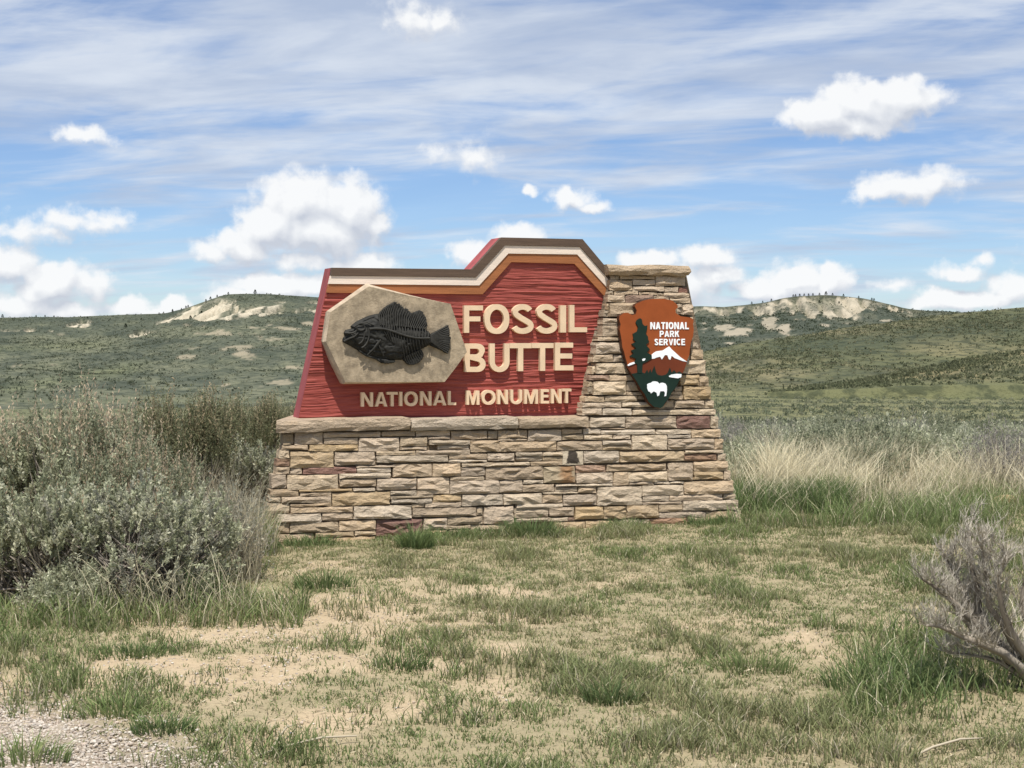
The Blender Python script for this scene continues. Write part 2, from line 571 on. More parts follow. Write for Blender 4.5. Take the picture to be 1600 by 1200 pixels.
def hill_mat():
    m, n, b = material('hill_cover', .95, .1)
    p = geo_co(n)
    c = attr(n)
    q = n.vec('MULTIPLY', p, (1, .5, 1.6))
    s1 = n.noise(q, .16, 4, .65)
    s2 = n.noise(q, .03, 5, .6)
    x, g, _ = n.sep(c)
    green = n.smooth(x, .30, .20)
    dk = n.mix(.72, c, (.022, .032, .022, 1))
    col = n.mix(n.math('MULTIPLY', green, n.smooth(s1, .46, .60, 0, .85)), c, dk)
    col = n.mix(n.smooth(s2, .40, .7, 0, .5), col, n.mix(.5, col, (.06, .075, .045, 1)))
    n.l.new(col, b.inputs['Base Color'])
    bump(n, b, n.math('ADD', n.noise(q, .07, 6, .65), n.math('MULTIPLY', s1, .4)), .8, 6.0)
    return m


M_HILL = hill_mat()
HILLS = {}
hill_rock = {}


def spots(u, v, lst):
    k = np.zeros_like(u)
    for (cu, cv, ru, rv, w) in lst:
        k = np.maximum(k, w * np.exp(-(((u - cu) / ru) ** 2 + ((v - cv - (u - cu) * 0) / rv) ** 2)))
    return k


def build_hill(name, u, crest, foot, rf, rc, ns, power, amp, paint, freq, seed):
    ui = np.linspace(u[0], u[1], u[2])
    ic = np.interp(ui, *zip(*crest)); ifo = np.interp(ui, *zip(*foot))
    ker = np.hanning(9); ker /= ker.sum()
    pad = np.pad(ic, 4, mode='edge'); ic = np.convolve(pad, ker, 'valid')
    s = np.concatenate([np.linspace(-.06, 1, ns), 1 + np.linspace(.02, .6, 14)])
    Sg, Ug = np.meshgrid(s, ui, indexing='ij')
    R = rf + (rc - rf) * Sg
    sc = np.clip(Sg, 0, 1)
    g = sc ** power
    Vp = ifo + (ic - ifo) * g
    Y = R
    X = (Ug - 800) / F * Y
    Z = H - Y * (Vp - 510) / F
    Z = np.where(Sg < 0, Z + Sg * 120, Z)
    back = np.maximum(Sg - 1, 0)
    zc = H - rc * (ic - 510) / F
    Z = np.where(Sg > 1, zc * np.ones_like(Z) - back * (rc - rf) * .16 - back ** 2 * (rc - rf) * .5, Z)
    X = np.where(Sg > 1, (Ug - 800) / F * Y, X)
    env = np.clip(sc * (1.0 - sc * .9) * 3.2, 0, 1)
    rid = 1 - np.abs(fbm(X / freq + seed, Y / (freq * 2.2), seed, 5, .55) * 2 - 1)
    rid2 = 1 - np.abs(fbm(X / (freq * .22) + seed, Y / (freq * .8), seed + 5, 4, .55) * 2 - 1)
    Z = Z - (rid - .75) * amp * env - (rid2 - .75) * amp * .22 * np.clip(sc * 3, 0, 1) * np.where(Sg > 1, 0, 1 - .75 * sc)
    Uf, Vf = to_uv(X, Y, Z)
    c, rock = paint(Uf, Vf, X, Y, Z, Sg, ic * np.ones_like(Z))
    # gullies cut in bare rock
    gl = np.abs(fbm((X - Z * 1.5) / 30.0, Y / 900.0, seed + 2, 4, .6) * 2 - 1)
    Z = Z - rock * (1 - sstep(gl, 0, .4)) * 16.0 * (Sg < .995)
    brush = rock * (1 - sstep(gl, .02, .16)) * .75
    c = mixc(c, brush, (.12, .13, .085))
    Vv = np.stack([X, Y, Z], -1)
    nr, na = X.shape
    idx = np.arange(nr * na).reshape(nr, na)
    Fq = np.stack([idx[:-1, :-1], idx[:-1, 1:], idx[1:, 1:], idx[1:, :-1]], -1).reshape(-1, 4)
    me = np_mesh(name, Vv.reshape(-1, 3), Fq, M_HILL, c.reshape(-1, 3), smooth=True)
    o = tag(link(name, me), kind='structure')
    hill_rock[len(hill_rock) + 1] = np.maximum(rock, (c.sum(-1) > .72) * 1.0)
    return o, (Uf, Vf, Vv, Sg)


def mixc(c, k, col):
    return c * (1 - k[..., None]) + np.array(col) * k[..., None]


ROCK = (.60, .53, .40)


def paint_left(u, v, x, y, z, s, cr):
    t = fbm(u * .012, v * .075, 1.5, 5, .55)
    t2 = fbm(u * .03 + v * .03, v * .13, 4.5, 4, .6)
    c = np.zeros(u.shape + (3,)) + np.array([.118, .126, .086])
    c = mixc(c, sstep(t, .50, .62) * .85, (.175, .178, .115))
    c = mixc(c, sstep(t, .47, .38) * .95, (.075, .085, .062))
    c = mixc(c, sstep(t2, .47, .36) * .5, (.07, .082, .06))
    # long pale meadow sweeps
    sw = np.exp(-((v - (606 - .165 * (u - 20))) / 9.0) ** 2) * sstep(u, -60, 40) * (1 - sstep(u, 190, 250))
    sw = np.maximum(sw, .55 * np.exp(-((v - 626) / 4.0) ** 2))
    sw = np.maximum(sw, .7 * np.exp(-((v - 541 + .04 * (u - 100)) / 6) ** 2) * (1 - sstep(u, 130, 210)))
    c = mixc(c, np.clip(sw * (.55 + .9 * (t2 - .5)), 0, .8), (.205, .215, .115))
    # tan earth streaks on the right of the slope
    e = spots(u, v, [(376, 549, 34, 11, .9), (286, 557, 16, 4, .8), (300, 545, 30, 3, .6), (455, 513, 30, 5, .9), (480, 507, 22, 4, .9), (460, 575, 26, 4, .75), (440, 598, 30, 5, .7), (350, 602, 16, 3, .6),
                     (330, 520, 36, 4, .6), (400, 512, 18, 4, .5), (418, 527, 26, 6, .55), (300, 508, 22, 4, .6), (255, 545, 25, 3, .3), (432, 541, 30, 3, .5)])
    c = mixc(c, sstep(e + (t2 - .5) * 1.5 + (fbm(u * .12, v * .3, 6.5, 3) - .5) * .6, .38, .62) * .85, (.33, .285, .20))
    # grey benches near the top
    top = 1 - sstep(v - cr, 2, 40)
    c = mixc(c, top * .55 * (1 - sstep(t2, .55, .7)), (.062, .075, .055))
    n = (fbm(u * .05, v * .09, 9.0, 4) - .5)
    rk = np.zeros_like(u)
    ed = np.interp(u, [245, 276, 312, 351, 367, 374, 400, 439, 446], [503, 490, 474, 468, 469, 482, 481, 477, 480])
    lo = np.interp(u, [245, 276, 341, 403, 442, 446], [505, 498, 497, 493, 489, 481])
    rk = np.maximum(rk, sstep(v - ed + n * 9, -1.5, 1.5) * (1 - sstep(v - lo + n * 12, -1.5, 2)) * (u > 244) * (u < 446))
    sp = spots(u, v, [(120, 507, 21, 5, 1.0), (132, 502, 14, 4, 1), (96, 522, 9, 3, .9), (79, 517, 7, 3, .7), (221, 518, 14, 5.5, 1.0), (208, 523, 11, 4, .9), (240, 518, 8, 3, .7), (15, 516, 22, 4, .55), (48, 515, 14, 4, .6),
                      (466, 486, 12, 4, 1), (480, 483, 14, 4, 1), (500, 486, 20, 5, .9), (492, 472, 16, 3, .8), (437, 472, 12, 3, .7)])
    rk = np.maximum(rk, sstep(sp + n * .7, .42, .62))
    rk = rk * (s < 1.0)
    strk = fbm((u + (v - 470) * 1.5) * .17, v * .035, 3.3, 4, .6)
    c = mixc(c, rk * .95, ROCK)
    c = mixc(c, rk * sstep(strk, .50, .42) * .45, (.36, .31, .225))
    c = mixc(c, rk * sstep(strk, .54, .62) * .9, (.10, .11, .075))
    return c, rk


def paint_right(u, v, x, y, z, s, cr):
    t = fbm(u * .014, v * .06, 11.5, 5, .55)
    t2 = fbm(u * .035, v * .10, 14.5, 4, .6)
    c = np.zeros(u.shape + (3,)) + np.array([.075, .085, .062])
    c = mixc(c, sstep(t, .50, .66) * .9, (.145, .145, .100))
    e = spots(u, v, [(1203, 505, 14, 12, 1), (1225, 515, 12, 12, .95), (1130, 512, 40, 8, .5), (1145, 521, 22, 8, .8), (1160, 516, 20, 5, .8), (1172, 508, 10, 4, .6), (1100, 505, 10, 3, .6), (1140, 536, 10, 3, .8), (1245, 499, 8, 3, .7), (1385, 501, 16, 2.5, .9), (1410, 501, 12, 2.5, .8), (1290, 508, 20, 4, .5), (1320, 506, 26, 4, .45)])
    c = mixc(c, sstep(e + (t2 - .5) * 1.4 + (fbm(u * .12, v * .25, 16.5, 3) - .5) * .6, .40, .62) * .9, (.38, .33, .245))
    n = (fbm(u * .06, v * .08, 19.0, 5, .6) - .5)
    dep = np.interp(u, [900, 1080, 1160, 1215, 1250, 1280, 1335, 1350, 1380, 1420, 1440], [11, 11, 13, 18, 26, 34, 36, 20, 14, 8, 0])
    dv = v - cr
    rk = sstep(dep - dv + n * 34, -3, 5) * sstep(dv + n * 6, -2, 2) * (u < 1440)
    rk = rk * (.35 + .65 * sstep(t2 + n * .6, .32, .5)) * (s < 1.0)
    strk = fbm((u - (v - 470) * .5) * .16, v * .05, 13.3, 4, .6)
    c = mixc(c, rk * .9, (.50, .435, .325))
    c = mixc(c, rk * sstep(strk, .52, .62) * .75, (.16, .15, .11))
    c = mixc(c, (1 - sstep(dv, 0, 3.5)) * (u > 1200) * .7, (.07, .075, .05))
    return c, rk * .8


def paint_near(u, v, x, y, z, s, cr):
    t = fbm(u * .010, v * .055, 21.5, 5, .55)
    t2 = fbm(x * .03, y * .012, 24.5, 4, .6)
    c = np.zeros(u.shape + (3,)) + np.array([.125, .128, .066])
    c = mixc(c, sstep(t, .50, .64) * .9, (.205, .185, .098))
    # darker green band across the middle of the slope
    line = 566 - (u - 1100) * .09
    d = np.exp(-((v - line + 14) / 22.0) ** 2) * sstep(u, 1130, 1260)
    c = mixc(c, np.clip(d * (.45 + t2 * .8), 0, .85), (.066, .078, .046))
    tanb = spots(u, v, [(1110, 575, 60, 22, .8), (1150, 566, 50, 10, .6), (1300, 518, 90, 7, .55), (1400, 508, 60, 5, .5), (1210, 585, 60, 8, .5)])
    c = mixc(c, np.clip(tanb * (.4 + t2), 0, .8), (.27, .225, .13))
    dk = spots(u, v, [(1175, 565, 28, 9, .8), (1140, 588, 40, 8, .6), (1280, 598, 90, 5, .7), (1400, 582, 90, 5, .6), (1500, 570, 60, 4, .5)])
    c = mixc(c, dk, (.06, .07, .045))
    return c, np.zeros_like(u)


def paint_spur(u, v, x, y, z, s, cr):
    t = fbm(u * .012, v * .08, 31.5, 5, .55)
    c = np.zeros(u.shape + (3,)) + np.array([.225, .19, .10])
    c = mixc(c, sstep(t, .48, .62) * .8, (.15, .15, .078))
    c = mixc(c, sstep(v, 588, 600) * .8, (.135, .145, .07))
    c = mixc(c, spots(u, v, [(1560, 581, 70, 3.5, .8), (1420, 596, 80, 3, .5)]), (.065, .075, .045))
    return c, np.zeros_like(u)


_, HL = build_hill('butte', (-1500, 1150, 760),
                   [(-1500, 470), (-900, 455), (-500, 488), (-200, 503), (0, 497), (110, 498), (200, 492), (262, 489), (285, 482), (312, 472), (340, 464), (352, 460), (380, 459), (440, 461), (480, 462), (560, 466), (700, 474), (900, 482), (1000, 500), (1150, 560)],
                   [(-1500, 634), (1150, 634)], 520, 2900, 190, .72, 34, paint_left, 420., 3.0)
_, HR = build_hill('butte', (820, 3200, 700),
                   [(820, 560), (900, 500), (960, 486), (1060, 481), (1090, 479), (1130, 480), (1160, 477), (1190, 473), (1220, 466), (1245, 462), (1290, 460), (1320, 461), (1345, 464), (1380, 472), (1415, 482), (1440, 485), (1480, 487), (1520, 485), (1545, 483), (1700, 490), (2100, 470), (2600, 450), (3200, 480)],
                   [(820, 600), (3200, 600)], 1000, 2700, 150, .85, 30, paint_right, 330., 8.0)
_, HN = build_hill('hillside', (840, 3000, 560),
                   [(840, 640), (900, 610), (960, 590), (1040, 568), (1097, 549), (1161, 535), (1229, 526), (1296, 516), (1397, 503), (1465, 493), (1532, 485), (1600, 479), (1750, 468), (2000, 455), (2500, 450), (3000, 470)],
                   [(840, 612), (3000, 606)], 430, 880, 150, .8, 9, paint_near, 130., 12.0)
_, HS = build_hill('hillside', (1200, 3000, 360),
                   [(1200, 625), (1262, 606), (1330, 596), (1397, 583), (1465, 570), (1532, 557), (1600, 547), (1750, 530), (2200, 500), (3000, 500)],
                   [(1200, 612), (1500, 602), (3000, 596)], 330, 470, 90, .8, 3, paint_spur, 80., 15.0)

# ------------------------------------------------------------------ the stone monument
mon = root('stone_monument', 'battered wall and tapering pillar of tan rough-faced ledge stone that carries the red sign', 'stone wall')
BT = 0.14                                  # how far the faces lean back


def stone_block(cs, y0, tint, proud, rough, depth=.11, name='stone', mat=None, rs=None):
    """cs: four (x, z) corners bl, br, tr, tl on the leaning face; the block sticks out 'proud' and is hackly in front"""
    r = rs or random
    (ax, az), (bx, bz), (cx, cz), (dx, dz) = cs
    w = ((bx - ax) + (cx - dx)) / 2; h = ((dz - az) + (cz - bz)) / 2
    if w < .01 or h < .004:
        return None
    g = .0022
    nx = max(2, min(8, int(round(w / .065)))); nz = max(1, min(4, int(round(h / .036)))) + 1
    if h < .03: nz = 2
    mx, mz = (ax + bx + cx + dx) / 4, (az + bz + cz + dz) / 4
    loc = Vector((mx, y0 + BT * mz, mz))
    V = []
    js = [0.0] + [(j + r.uniform(-.22, .22)) / nz for j in range(1, nz)] + [1.0]
    top_w = [r.uniform(-.0045, .0035) for _ in range(nx + 1)]
    bot_w = [r.uniform(-.0035, .0045) for _ in range(nx + 1)]
    # an inclined broken plane plus hackle gives the split face
    ga, gb = r.uniform(-1, 1), r.uniform(-.4, 1.1)
    for j in range(nz + 1):
        t = js[j]
        for i in range(nx + 1):
            e = i / nx
            if 0 < i < nx: e += r.uniform(-.25, .25) / nx
            x = (ax * (1 - e) + bx * e) * (1 - t) + (dx * (1 - e) + cx * e) * t
            z = (az * (1 - e) + bz * e) * (1 - t) + (dz * (1 - e) + cz * e) * t
            edge = (i in (0, nx)) or (j in (0, nz))
            if i == 0: x += g + r.uniform(-.003, .004)
            if i == nx: x -= g + r.uniform(-.003, .004)
            if j == 0: z += g * .7 + bot_w[i]
            if j == nz: z -= g * .7 - top_w[i]
            d = proud * (.9 if edge else 1.0)
            if not edge:
                d += rough * (r.random() + .35 * ga * (e - .5) + .45 * gb * (.5 - t))
            elif r.random() < .25:
                d += rough * r.uniform(0, .5)
            V.append((x - mx, y0 + BT * z - d - loc.y, z - mz))
    idx = lambda i, j: j * (nx + 1) + i
    Q = [(idx(i, j), idx(i + 1, j), idx(i + 1, j + 1), idx(i, j + 1)) for j in range(nz) for i in range(nx)]
    T = []
    for a, b, c, d in Q:
        T += [(a, b, c), (a, c, d)] if r.random() < .5 else [(a, b, d), (b, c, d)]
    ring = [idx(i, 0) for i in range(nx + 1)] + [idx(nx, j) for j in range(1, nz + 1)] + [idx(i, nz) for i in range(nx - 1, -1, -1)] + [idx(0, j) for j in range(nz - 1, 0, -1)]
    k0 = len(V)
    for q in ring:
        x, y, z = V[q]
        V.append((x, BT * z + depth, z))
    B = []
    m = len(ring)
    for k in range(m):
        B.append((ring[(k + 1) % m], ring[k], k0 + k, k0 + (k + 1) % m))
    me = np_mesh(name, V, [np.array(T), np.array(B)], mat or STM[tint])
    return link(name, me, mon, loc)


def px_block(u0, v0, u1, v1, tint, y0=0.0, proud=None, rough=None, skew=0.0, depth=.11, name='stone', mat=None):
    p = [pix(u0, v1, y0, BT), pix(u1, v1, y0, BT), pix(u1, v0, y0, BT), pix(u0, v0, y0, BT)]
    # level the bed joints: the sign's courses are horizontal
    zb = (p[0].z + p[1].z) / 2; zt = (p[2].z + p[3].z) / 2
    cs = [(p[0].x, zb * .5 + p[0].z * .5), (p[1].x, zb * .5 + p[1].z * .5), (p[2].x, zt * .5 + p[2].z * .5), (p[3].x, zt * .5 + p[3].z * .5)]
    h = zt - zb
    if proud is None: proud = random.choice([.0, .004, .008, .012]) + (.012 if h < .03 else 0)
    proud = proud * .55
    if rough is None: rough = min(.030, .007 + h * .22)
    return stone_block(cs, y0, tint, proud, rough, depth, name, mat)


K1 = 5.715


def Z(off, rows, k=K1):
    out = []
    for q in rows:
        out.append((off[0] + q[0] / k, off[1] + q[1] / k, off[0] + q[2] / k, off[1] + q[3] / k, q[4]) + tuple(q[5:]))
    return out


ST = []
ST += Z((405, 645), [
    (210, 172, 308, 284, 'g', .0), (315, 172, 566, 284, 't', 0.0), (572, 172, 1084, 220, 't', .01), (575, 222, 882, 280, 't', .012), (1090, 168, 1088, 168, 't'),
    (200, 288, 437, 332, 't', .01), (176, 334, 272, 410, 'w', .0), (152, 414, 272, 478, 'r', .0), (144, 482, 272, 547, 't', .0), (443, 284, 880, 340, 'y', .03), (886, 222, 1247, 344, 't', .018),
    (275, 345, 662, 490, 'y', .018), (670, 347, 1032, 466, 't', .02),
    (278, 492, 380, 547, 't'), (390, 480, 864, 547, 'p', .012), (865, 468, 1306, 490, 't', .022), (866, 492, 1175, 532, 'w', .018), (712, 538, 1172, 584, 'w', .032),
    (105, 550, 242, 676, 't', .0), (246, 552, 704, 688, 'w', .022), (712, 587, 1046, 658, 't', .014), (1050, 580, 1402, 686, 't', .02),
    (92, 680, 350, 747, 't', .01), (352, 680, 830, 706, 'y', .03), (836, 668, 1034, 698, 'w', .03), (360, 708, 643, 742, 't', .02), (82, 750, 190, 800, 'w', .0), (196, 745, 643, 804, 't', .026), (648, 708, 1164, 825, 'y', .016),
    (62, 808, 270, 900, 'w', .0), (276, 806, 643, 836, 't', .02), (276, 840, 836, 892, 't', .028), (841, 826, 1358, 948, 'w', .03),
    (45, 900, 150, 985, 't', .0), (154, 900, 553, 984, 'w', .028), (558, 894, 838, 958, 't', .012),
    (56, 988, 268, 1080, 't', .0), (272, 976, 704, 1070, 'y', .026), (710, 962, 1042, 1048, 't', .018),
    (46, 1084, 488, 1176, 't', .012), (494, 1062, 843, 1106, 'y', .03), (848, 1052, 1038, 1092, 'y', .022), (494, 1108, 1038, 1170, 'y', .012), (1044, 950, 1458, 1100, 'p', .0)])
ST += Z((590, 645), [
    (33, 164, 334, 212, 't', .01), (337, 160, 648, 208, 't', .008), (652, 160, 978, 236, 't', .008), (446, 211, 648, 238, 't', .012), (984, 158, 1072, 232, 'g'),
    (198, 220, 438, 298, 'y', .024), (455, 241, 820, 286, 'w', .042), (530, 289, 818, 328, 'g', .006), (198, 300, 440, 332, 't', .010), (823, 245, 1083, 350, 't', .02), (1086, 252, 1155, 347, 't'),
    (-18, 340, 333, 377, 'y', .026), (337, 333, 822, 374, 't', .026), (-16, 378, 628, 442, 'w', .034),
    (633, 366, 974, 414, 't', .02), (635, 418, 974, 442, 'w', .024), (977, 360, 1216, 430, 't', .018), (748, 443, 1354, 478, 'w', .034),
    (132, 456, 480, 572, 't', .026), (486, 450, 738, 567, 't', .02), (742, 484, 958, 562, 't', .01), (963, 482, 1474, 596, 't', .016), (640, 568, 950, 602, 'w', .028),
    (352, 580, 638, 726, 't', .014), (642, 604, 1080, 726, 't', .024),
    (110, 694, 348, 731, 'w', .034), (110, 733, 492, 768, 'g', .016), (115, 770, 484, 808, 'w', .03), (490, 730, 746, 797, 'y', .016), (420, 798, 744, 842, 't', .026), (303, 812, 418, 846, 't', .01),
    (749, 728, 1114, 826, 'w', .034), (306, 846, 880, 928, 't', .026), (884, 844, 940, 916, 'g', .004), (945, 836, 1212, 992, 't', .022),
    (408, 940, 618, 1044, 't', .02), (622, 926, 936, 998, 'y', .020), (612, 1003, 830, 1036, 'y', .024), (405, 1046, 624, 1116, 'y', .008), (628, 1040, 832, 1116, 'y', .008), (834, 1000, 1150, 1116, 't', .004)])
ST += Z((775, 645), [
    (13, 158, 274, 230, 't', .012), (18, 232, 274, 252, 't', .016), (282, 152, 584, 248, 't', .014), (588, 146, 770, 187, 't', .006), (588, 190, 776, 238, 'g', .008), (776, 138, 932, 196, 'w', .01), (780, 199, 1036, 240, 'w', .022), (935, 151, 1416, 194, 'w', .024), (935, 134, 1150, 149, 't', .012), (1039, 198, 1200, 236, 't', .018),
    (18, 256, 538, 345, 't', .012), (541, 252, 945, 334, 't', .016), (945, 248, 1202, 284, 'w', .04), (948, 288, 1208, 330, 'g', .008),
    (172, 350, 408, 386, 'w', .038), (176, 388, 412, 427, 'g', .006), (414, 388, 590, 427, 'g', .010), (414, 348, 590, 383, 'w', .034), (303, 430, 590, 470, 't', .022), (780, 340, 1094, 448, 'w', .018), (1100, 343, 1092, 436, 't'),
    (708, 468, 978, 532, 'r', .008), (981, 458, 1516, 520, 't', .018), (712, 536, 1038, 627, 't', .026), (1044, 530, 1180, 648, 't', .016),
    (240, 598, 418, 632, 'w', .03), (238, 634, 518, 704, 't', .018), (26, 602, 234, 712, 't', .012), (526, 634, 1038, 656, 'w', .036), (522, 664, 724, 704, 'g', .01), (727, 660, 894, 717, 't', .01), (412, 706, 727, 724, 'w', .024),
    (58, 720, 406, 816, 'w', .032), (408, 728, 592, 803, 't', .014), (596, 730, 896, 825, 't', .018), (900, 658, 1298, 824, 'w', .022),
    (178, 812, 592, 852, 'w', .03), (160, 852, 468, 936, 'g', .004), (472, 844, 694, 922, 't', .018), (172, 940, 486, 974, 'w', .022), (488, 934, 638, 966, 'w', .022), (640, 930, 700, 962, 'r', .006),
    (703, 836, 956, 948, 'y', .02), (959, 836, 1156, 946, 'y', .018), (520, 972, 794, 1068, 'y', .01), (799, 962, 1048, 1076, 'y', .010), (1053, 954, 1366, 1066, 'w', .012)])
ST += Z((960, 645), [
    (98, 30, 550, 140, 't', .012), (553, 26, 850, 140, 'p', .02), (855, 28, 928, 138, 'w', .012),
    (367, 148, 678, 190, 'w', .022), (468, 193, 680, 227, 'w', .016), (683, 148, 944, 222, 't', .018), (153, 198, 467, 328, 'w', .020), (471, 230, 887, 328, 't', .022), (890, 230, 966, 326, 't', .012),
    (42, 343, 616, 436, 'y', .026), (622, 333, 968, 360, 'w', .034), (622, 364, 913, 428, 'r', .010), (918, 362, 992, 428, 'w', .014),
    (473, 446, 696, 604, 't', .022), (703, 433, 1008, 518, 't', .022), (708, 520, 968, 596, 'y', .014), (972, 518, 1034, 596, 't', .014),
    (115, 528, 471, 614, 'w', .024), (128, 618, 348, 644, 't', .018), (352, 612, 614, 635, 'w', .022), (618, 610, 1058, 725, 't', .022), (242, 644, 614, 735, 'w', .026), (246, 740, 484, 790, 'w', .02), (487, 728, 962, 780, 't', .018), (967, 725, 1078, 768, 'w', .018),
    (246, 792, 600, 818, 't', .016), (604, 780, 1098, 868, 'w', .030), (392, 820, 602, 884, 'y', .016), (107, 824, 390, 941, 'y', .020), (396, 886, 812, 934, 't', .022), (815, 877, 1052, 970, 'y', .014), (1055, 876, 1128, 968, 'w', .014),
    (316, 938, 643, 990, 'r', .016), (647, 930, 812, 974, 'w', .020)])
K5, K6 = 7.273, 6.667
ST += Z((900, 405), [
    (392, 186, 490, 236, 'g', .0), (494, 186, 894, 230, 't', .0), (900, 186, 1242, 308, 't', .004), (372, 238, 634, 358, 't', .02), (638, 234, 894, 298, 't', .006), (640, 308, 1000, 364, 't', .014), (1003, 316, 1162, 372, 't', .01), (1165, 318, 1268, 382, 'p', .004),
    (365, 362, 425, 402, 'g'), (432, 362, 706, 404, 't', .016), (712, 374, 916, 410, 't', .014), (918, 384, 988, 424, 'g', .004), (990, 382, 1282, 438, 't', .02),
    (352, 406, 552, 486, 't', .02), (555, 410, 876, 496, 'r', .016), (880, 420, 1058, 490, 't', .01), (1060, 442, 1290, 500, 't', .018),
    (345, 500, 372, 575, 't'), (374, 494, 690, 655, 't', .028), (694, 494, 1136, 655, 't', .01), (1138, 504, 1202, 625, 't', .01), (1206, 512, 1322, 636, 't', .016), (312, 580, 372, 655, 'g')], K5)
ST += Z((890, 525), [
    (297, -28, 560, -62 + 26, 't')], K6)
ST += [(941, 497, 968, 507.5, 't', .018), (968.5, 496, 1078, 507.5, 't', .006), (940, 508, 968.5, 526, 't', .022), (969, 508, 1082, 526, 't', .006), (1078, 495, 1083, 511, 't', .01), (933, 526.5, 971, 533, 't', .02), (972, 526.5, 1081, 534, 't', .006)]
ST += Z((890, 525), [
    (268, 66, 545, 184, 't', .022), (548, 64, 1250, 184, 't', .006), (1254, 64, 1338, 130, 't', .014), (1256, 136, 1388, 244, 't', .016), (242, 192, 448, 270, 't', .018), (452, 192, 580, 270, 't', .014), (583, 190, 1250, 282, 't', .006),
    (228, 316, 266, 394, 'w', .012), (270, 284, 605, 394, 'w', .024), (608, 288, 1168, 392, 't', .006), (1170, 250, 1412, 392, 'w', .02), (202, 403, 404, 462, 'r', .014), (408, 403, 662, 462, 't', .014), (664, 398, 1146, 470, 't', .006), (1150, 404, 1342, 514, 'y', .016), (1346, 418, 1446, 518, 't', .014),
    (190, 476, 240, 528, 'g', .010), (180, 534, 238, 606, 'g', .012), (242, 472, 582, 614, 'w', .026), (592, 474, 740, 572, 't', .012), (592, 578, 1168, 614, 't', .006), (742, 474, 1086, 576, 't', .004), (1088, 528, 1172, 574, 't', .01), (1182, 524, 1466, 660, 'y', .02), (1030, 618, 1176, 660, 't', .012),
    (152, 624, 358, 686, 't', .018), (362, 622, 702, 684, 'y', .016), (706, 624, 1028, 664, 't', .01), (132, 692, 532, 748, 't', .02), (540, 688, 860, 742, 'w', .022), (862, 668, 1082, 748, 't', .010), (1088, 670, 1402, 748, 't', .018), (1406, 672, 1504, 748, 'w', .014),
    (122, 754, 332, 826, 't', .018), (338, 754, 642, 824, 'w', .022), (650, 764, 1518, 824, 'w', .020), (650, 750, 1100, 762, 't', .006)], K6)
for q in ST:
    if q[2] - q[0] < 2 or q[3] - q[1] < 1.5:
        continue
    px_block(*q[:5], proud=(q[5] if len(q) > 5 else None))

# the stone with the sooty scorch mark over the rust stain
def scorch_mat():
    m, n, b = material('scorched_sandstone', .9, .2)
    p = obj_co(n)
    x, y, z = n.sep(p)
    w = n.math('MULTIPLY_ADD', n.noise(p, 40, 4, .6), .04, -.02)
    half = n.math('MULTIPLY_ADD', z, -.28, .047)
    kx = n.smooth(n.math('SUBTRACT', n.math('ADD', n.math('ABSOLUTE', n.math('ADD', x, .004)), w), half), .010, -.004)
    kz = n.smooth(n.math('ADD', z, w), -.052, -.036)
    base = n.mix(n.noise(p, 14, 5, .6), (.58, .49, .36, 1), (.46, .38, .27, 1))
    col = n.mix(n.math('MULTIPLY', kx, kz), base, n.mix(n.noise(p, 60, 3, .6), (.035, .028, .022, 1), (.075, .06, .045, 1)))
    n.l.new(col, b.inputs['Base Color'])
    bump(n, b, n.noise(p, 30, 6, .65), .8, .02)
    return m


st = px_block(878.5, 704.5, 911, 727, 'w', proud=.012, rough=.010, mat=scorch_mat())
st['label'] = 'stone with a black scorch mark'
st = px_block(848.5, 729, 898, 754.5, 't', proud=.02, mat=M_RUST)
st['label'] = 'stone with an orange rust stain'

# coping stones of the ledge and the cap of the pillar


def coping(u0, v0, u1, v1, y0, depth, mat, name='coping_stone', rough=.01, nx=9, splay=0.0):
    a = pix(u0, v1, y0, 0); b = pix(u1, v1, y0, 0); c = pix(u1, v0, y0, 0); d = pix(u0, v0, y0, 0)
    zb, zt = (a.z + b.z) / 2, (c.z + d.z) / 2
    loc = Vector(((a.x + b.x) / 2, y0 + depth / 2, (zb + zt) / 2))
    V = []; ny = 4; nzz = 3
    bm = bmesh.new()
    bmesh.ops.create_grid(bm, x_segments=1, y_segments=1, size=.5)
    bm.clear()
    g = bmesh.ops.create_cube(bm, size=1.0)
    bmesh.ops.subdivide_edges(bm, edges=[e for e in bm.edges if abs(e.verts[0].co.x - e.verts[1].co.x) > .5], cuts=nx, use_grid_fill=True)
    bmesh.ops.subdivide_edges(bm, edges=[e for e in bm.edges if abs(e.verts[0].co.z - e.verts[1].co.z) > .5], cuts=2, use_grid_fill=True)
    wx, wz = (b.x - a.x), zt - zb
    for v in bm.verts:
        fr = v.co.y < 0
        x, z = v.co.x, v.co.z
        v.co = Vector((x * (wx - .006), v.co.y * depth, z * wz))
        if fr:
            v.co.y += random.uniform(-.4, 1) * rough - (rough * 1.2 if abs(z) < .4 else 0)
            v.co.z += random.uniform(-1, 1) * rough * .35
        if splay:
            v.co.x += splay * (v.co.y + depth / 2) * (.5 - x)
        if abs(x) > .49:
            v.co.x += random.uniform(-1, .6) * rough * .5 * (1 if x > 0 else -1)
    bmesh.ops.triangulate(bm, faces=bm.faces)
    me = bpy.data.meshes.new(name); bm.to_mesh(me); bm.free()
    me.materials.append(mat)
    return link(name, me, mon, loc)


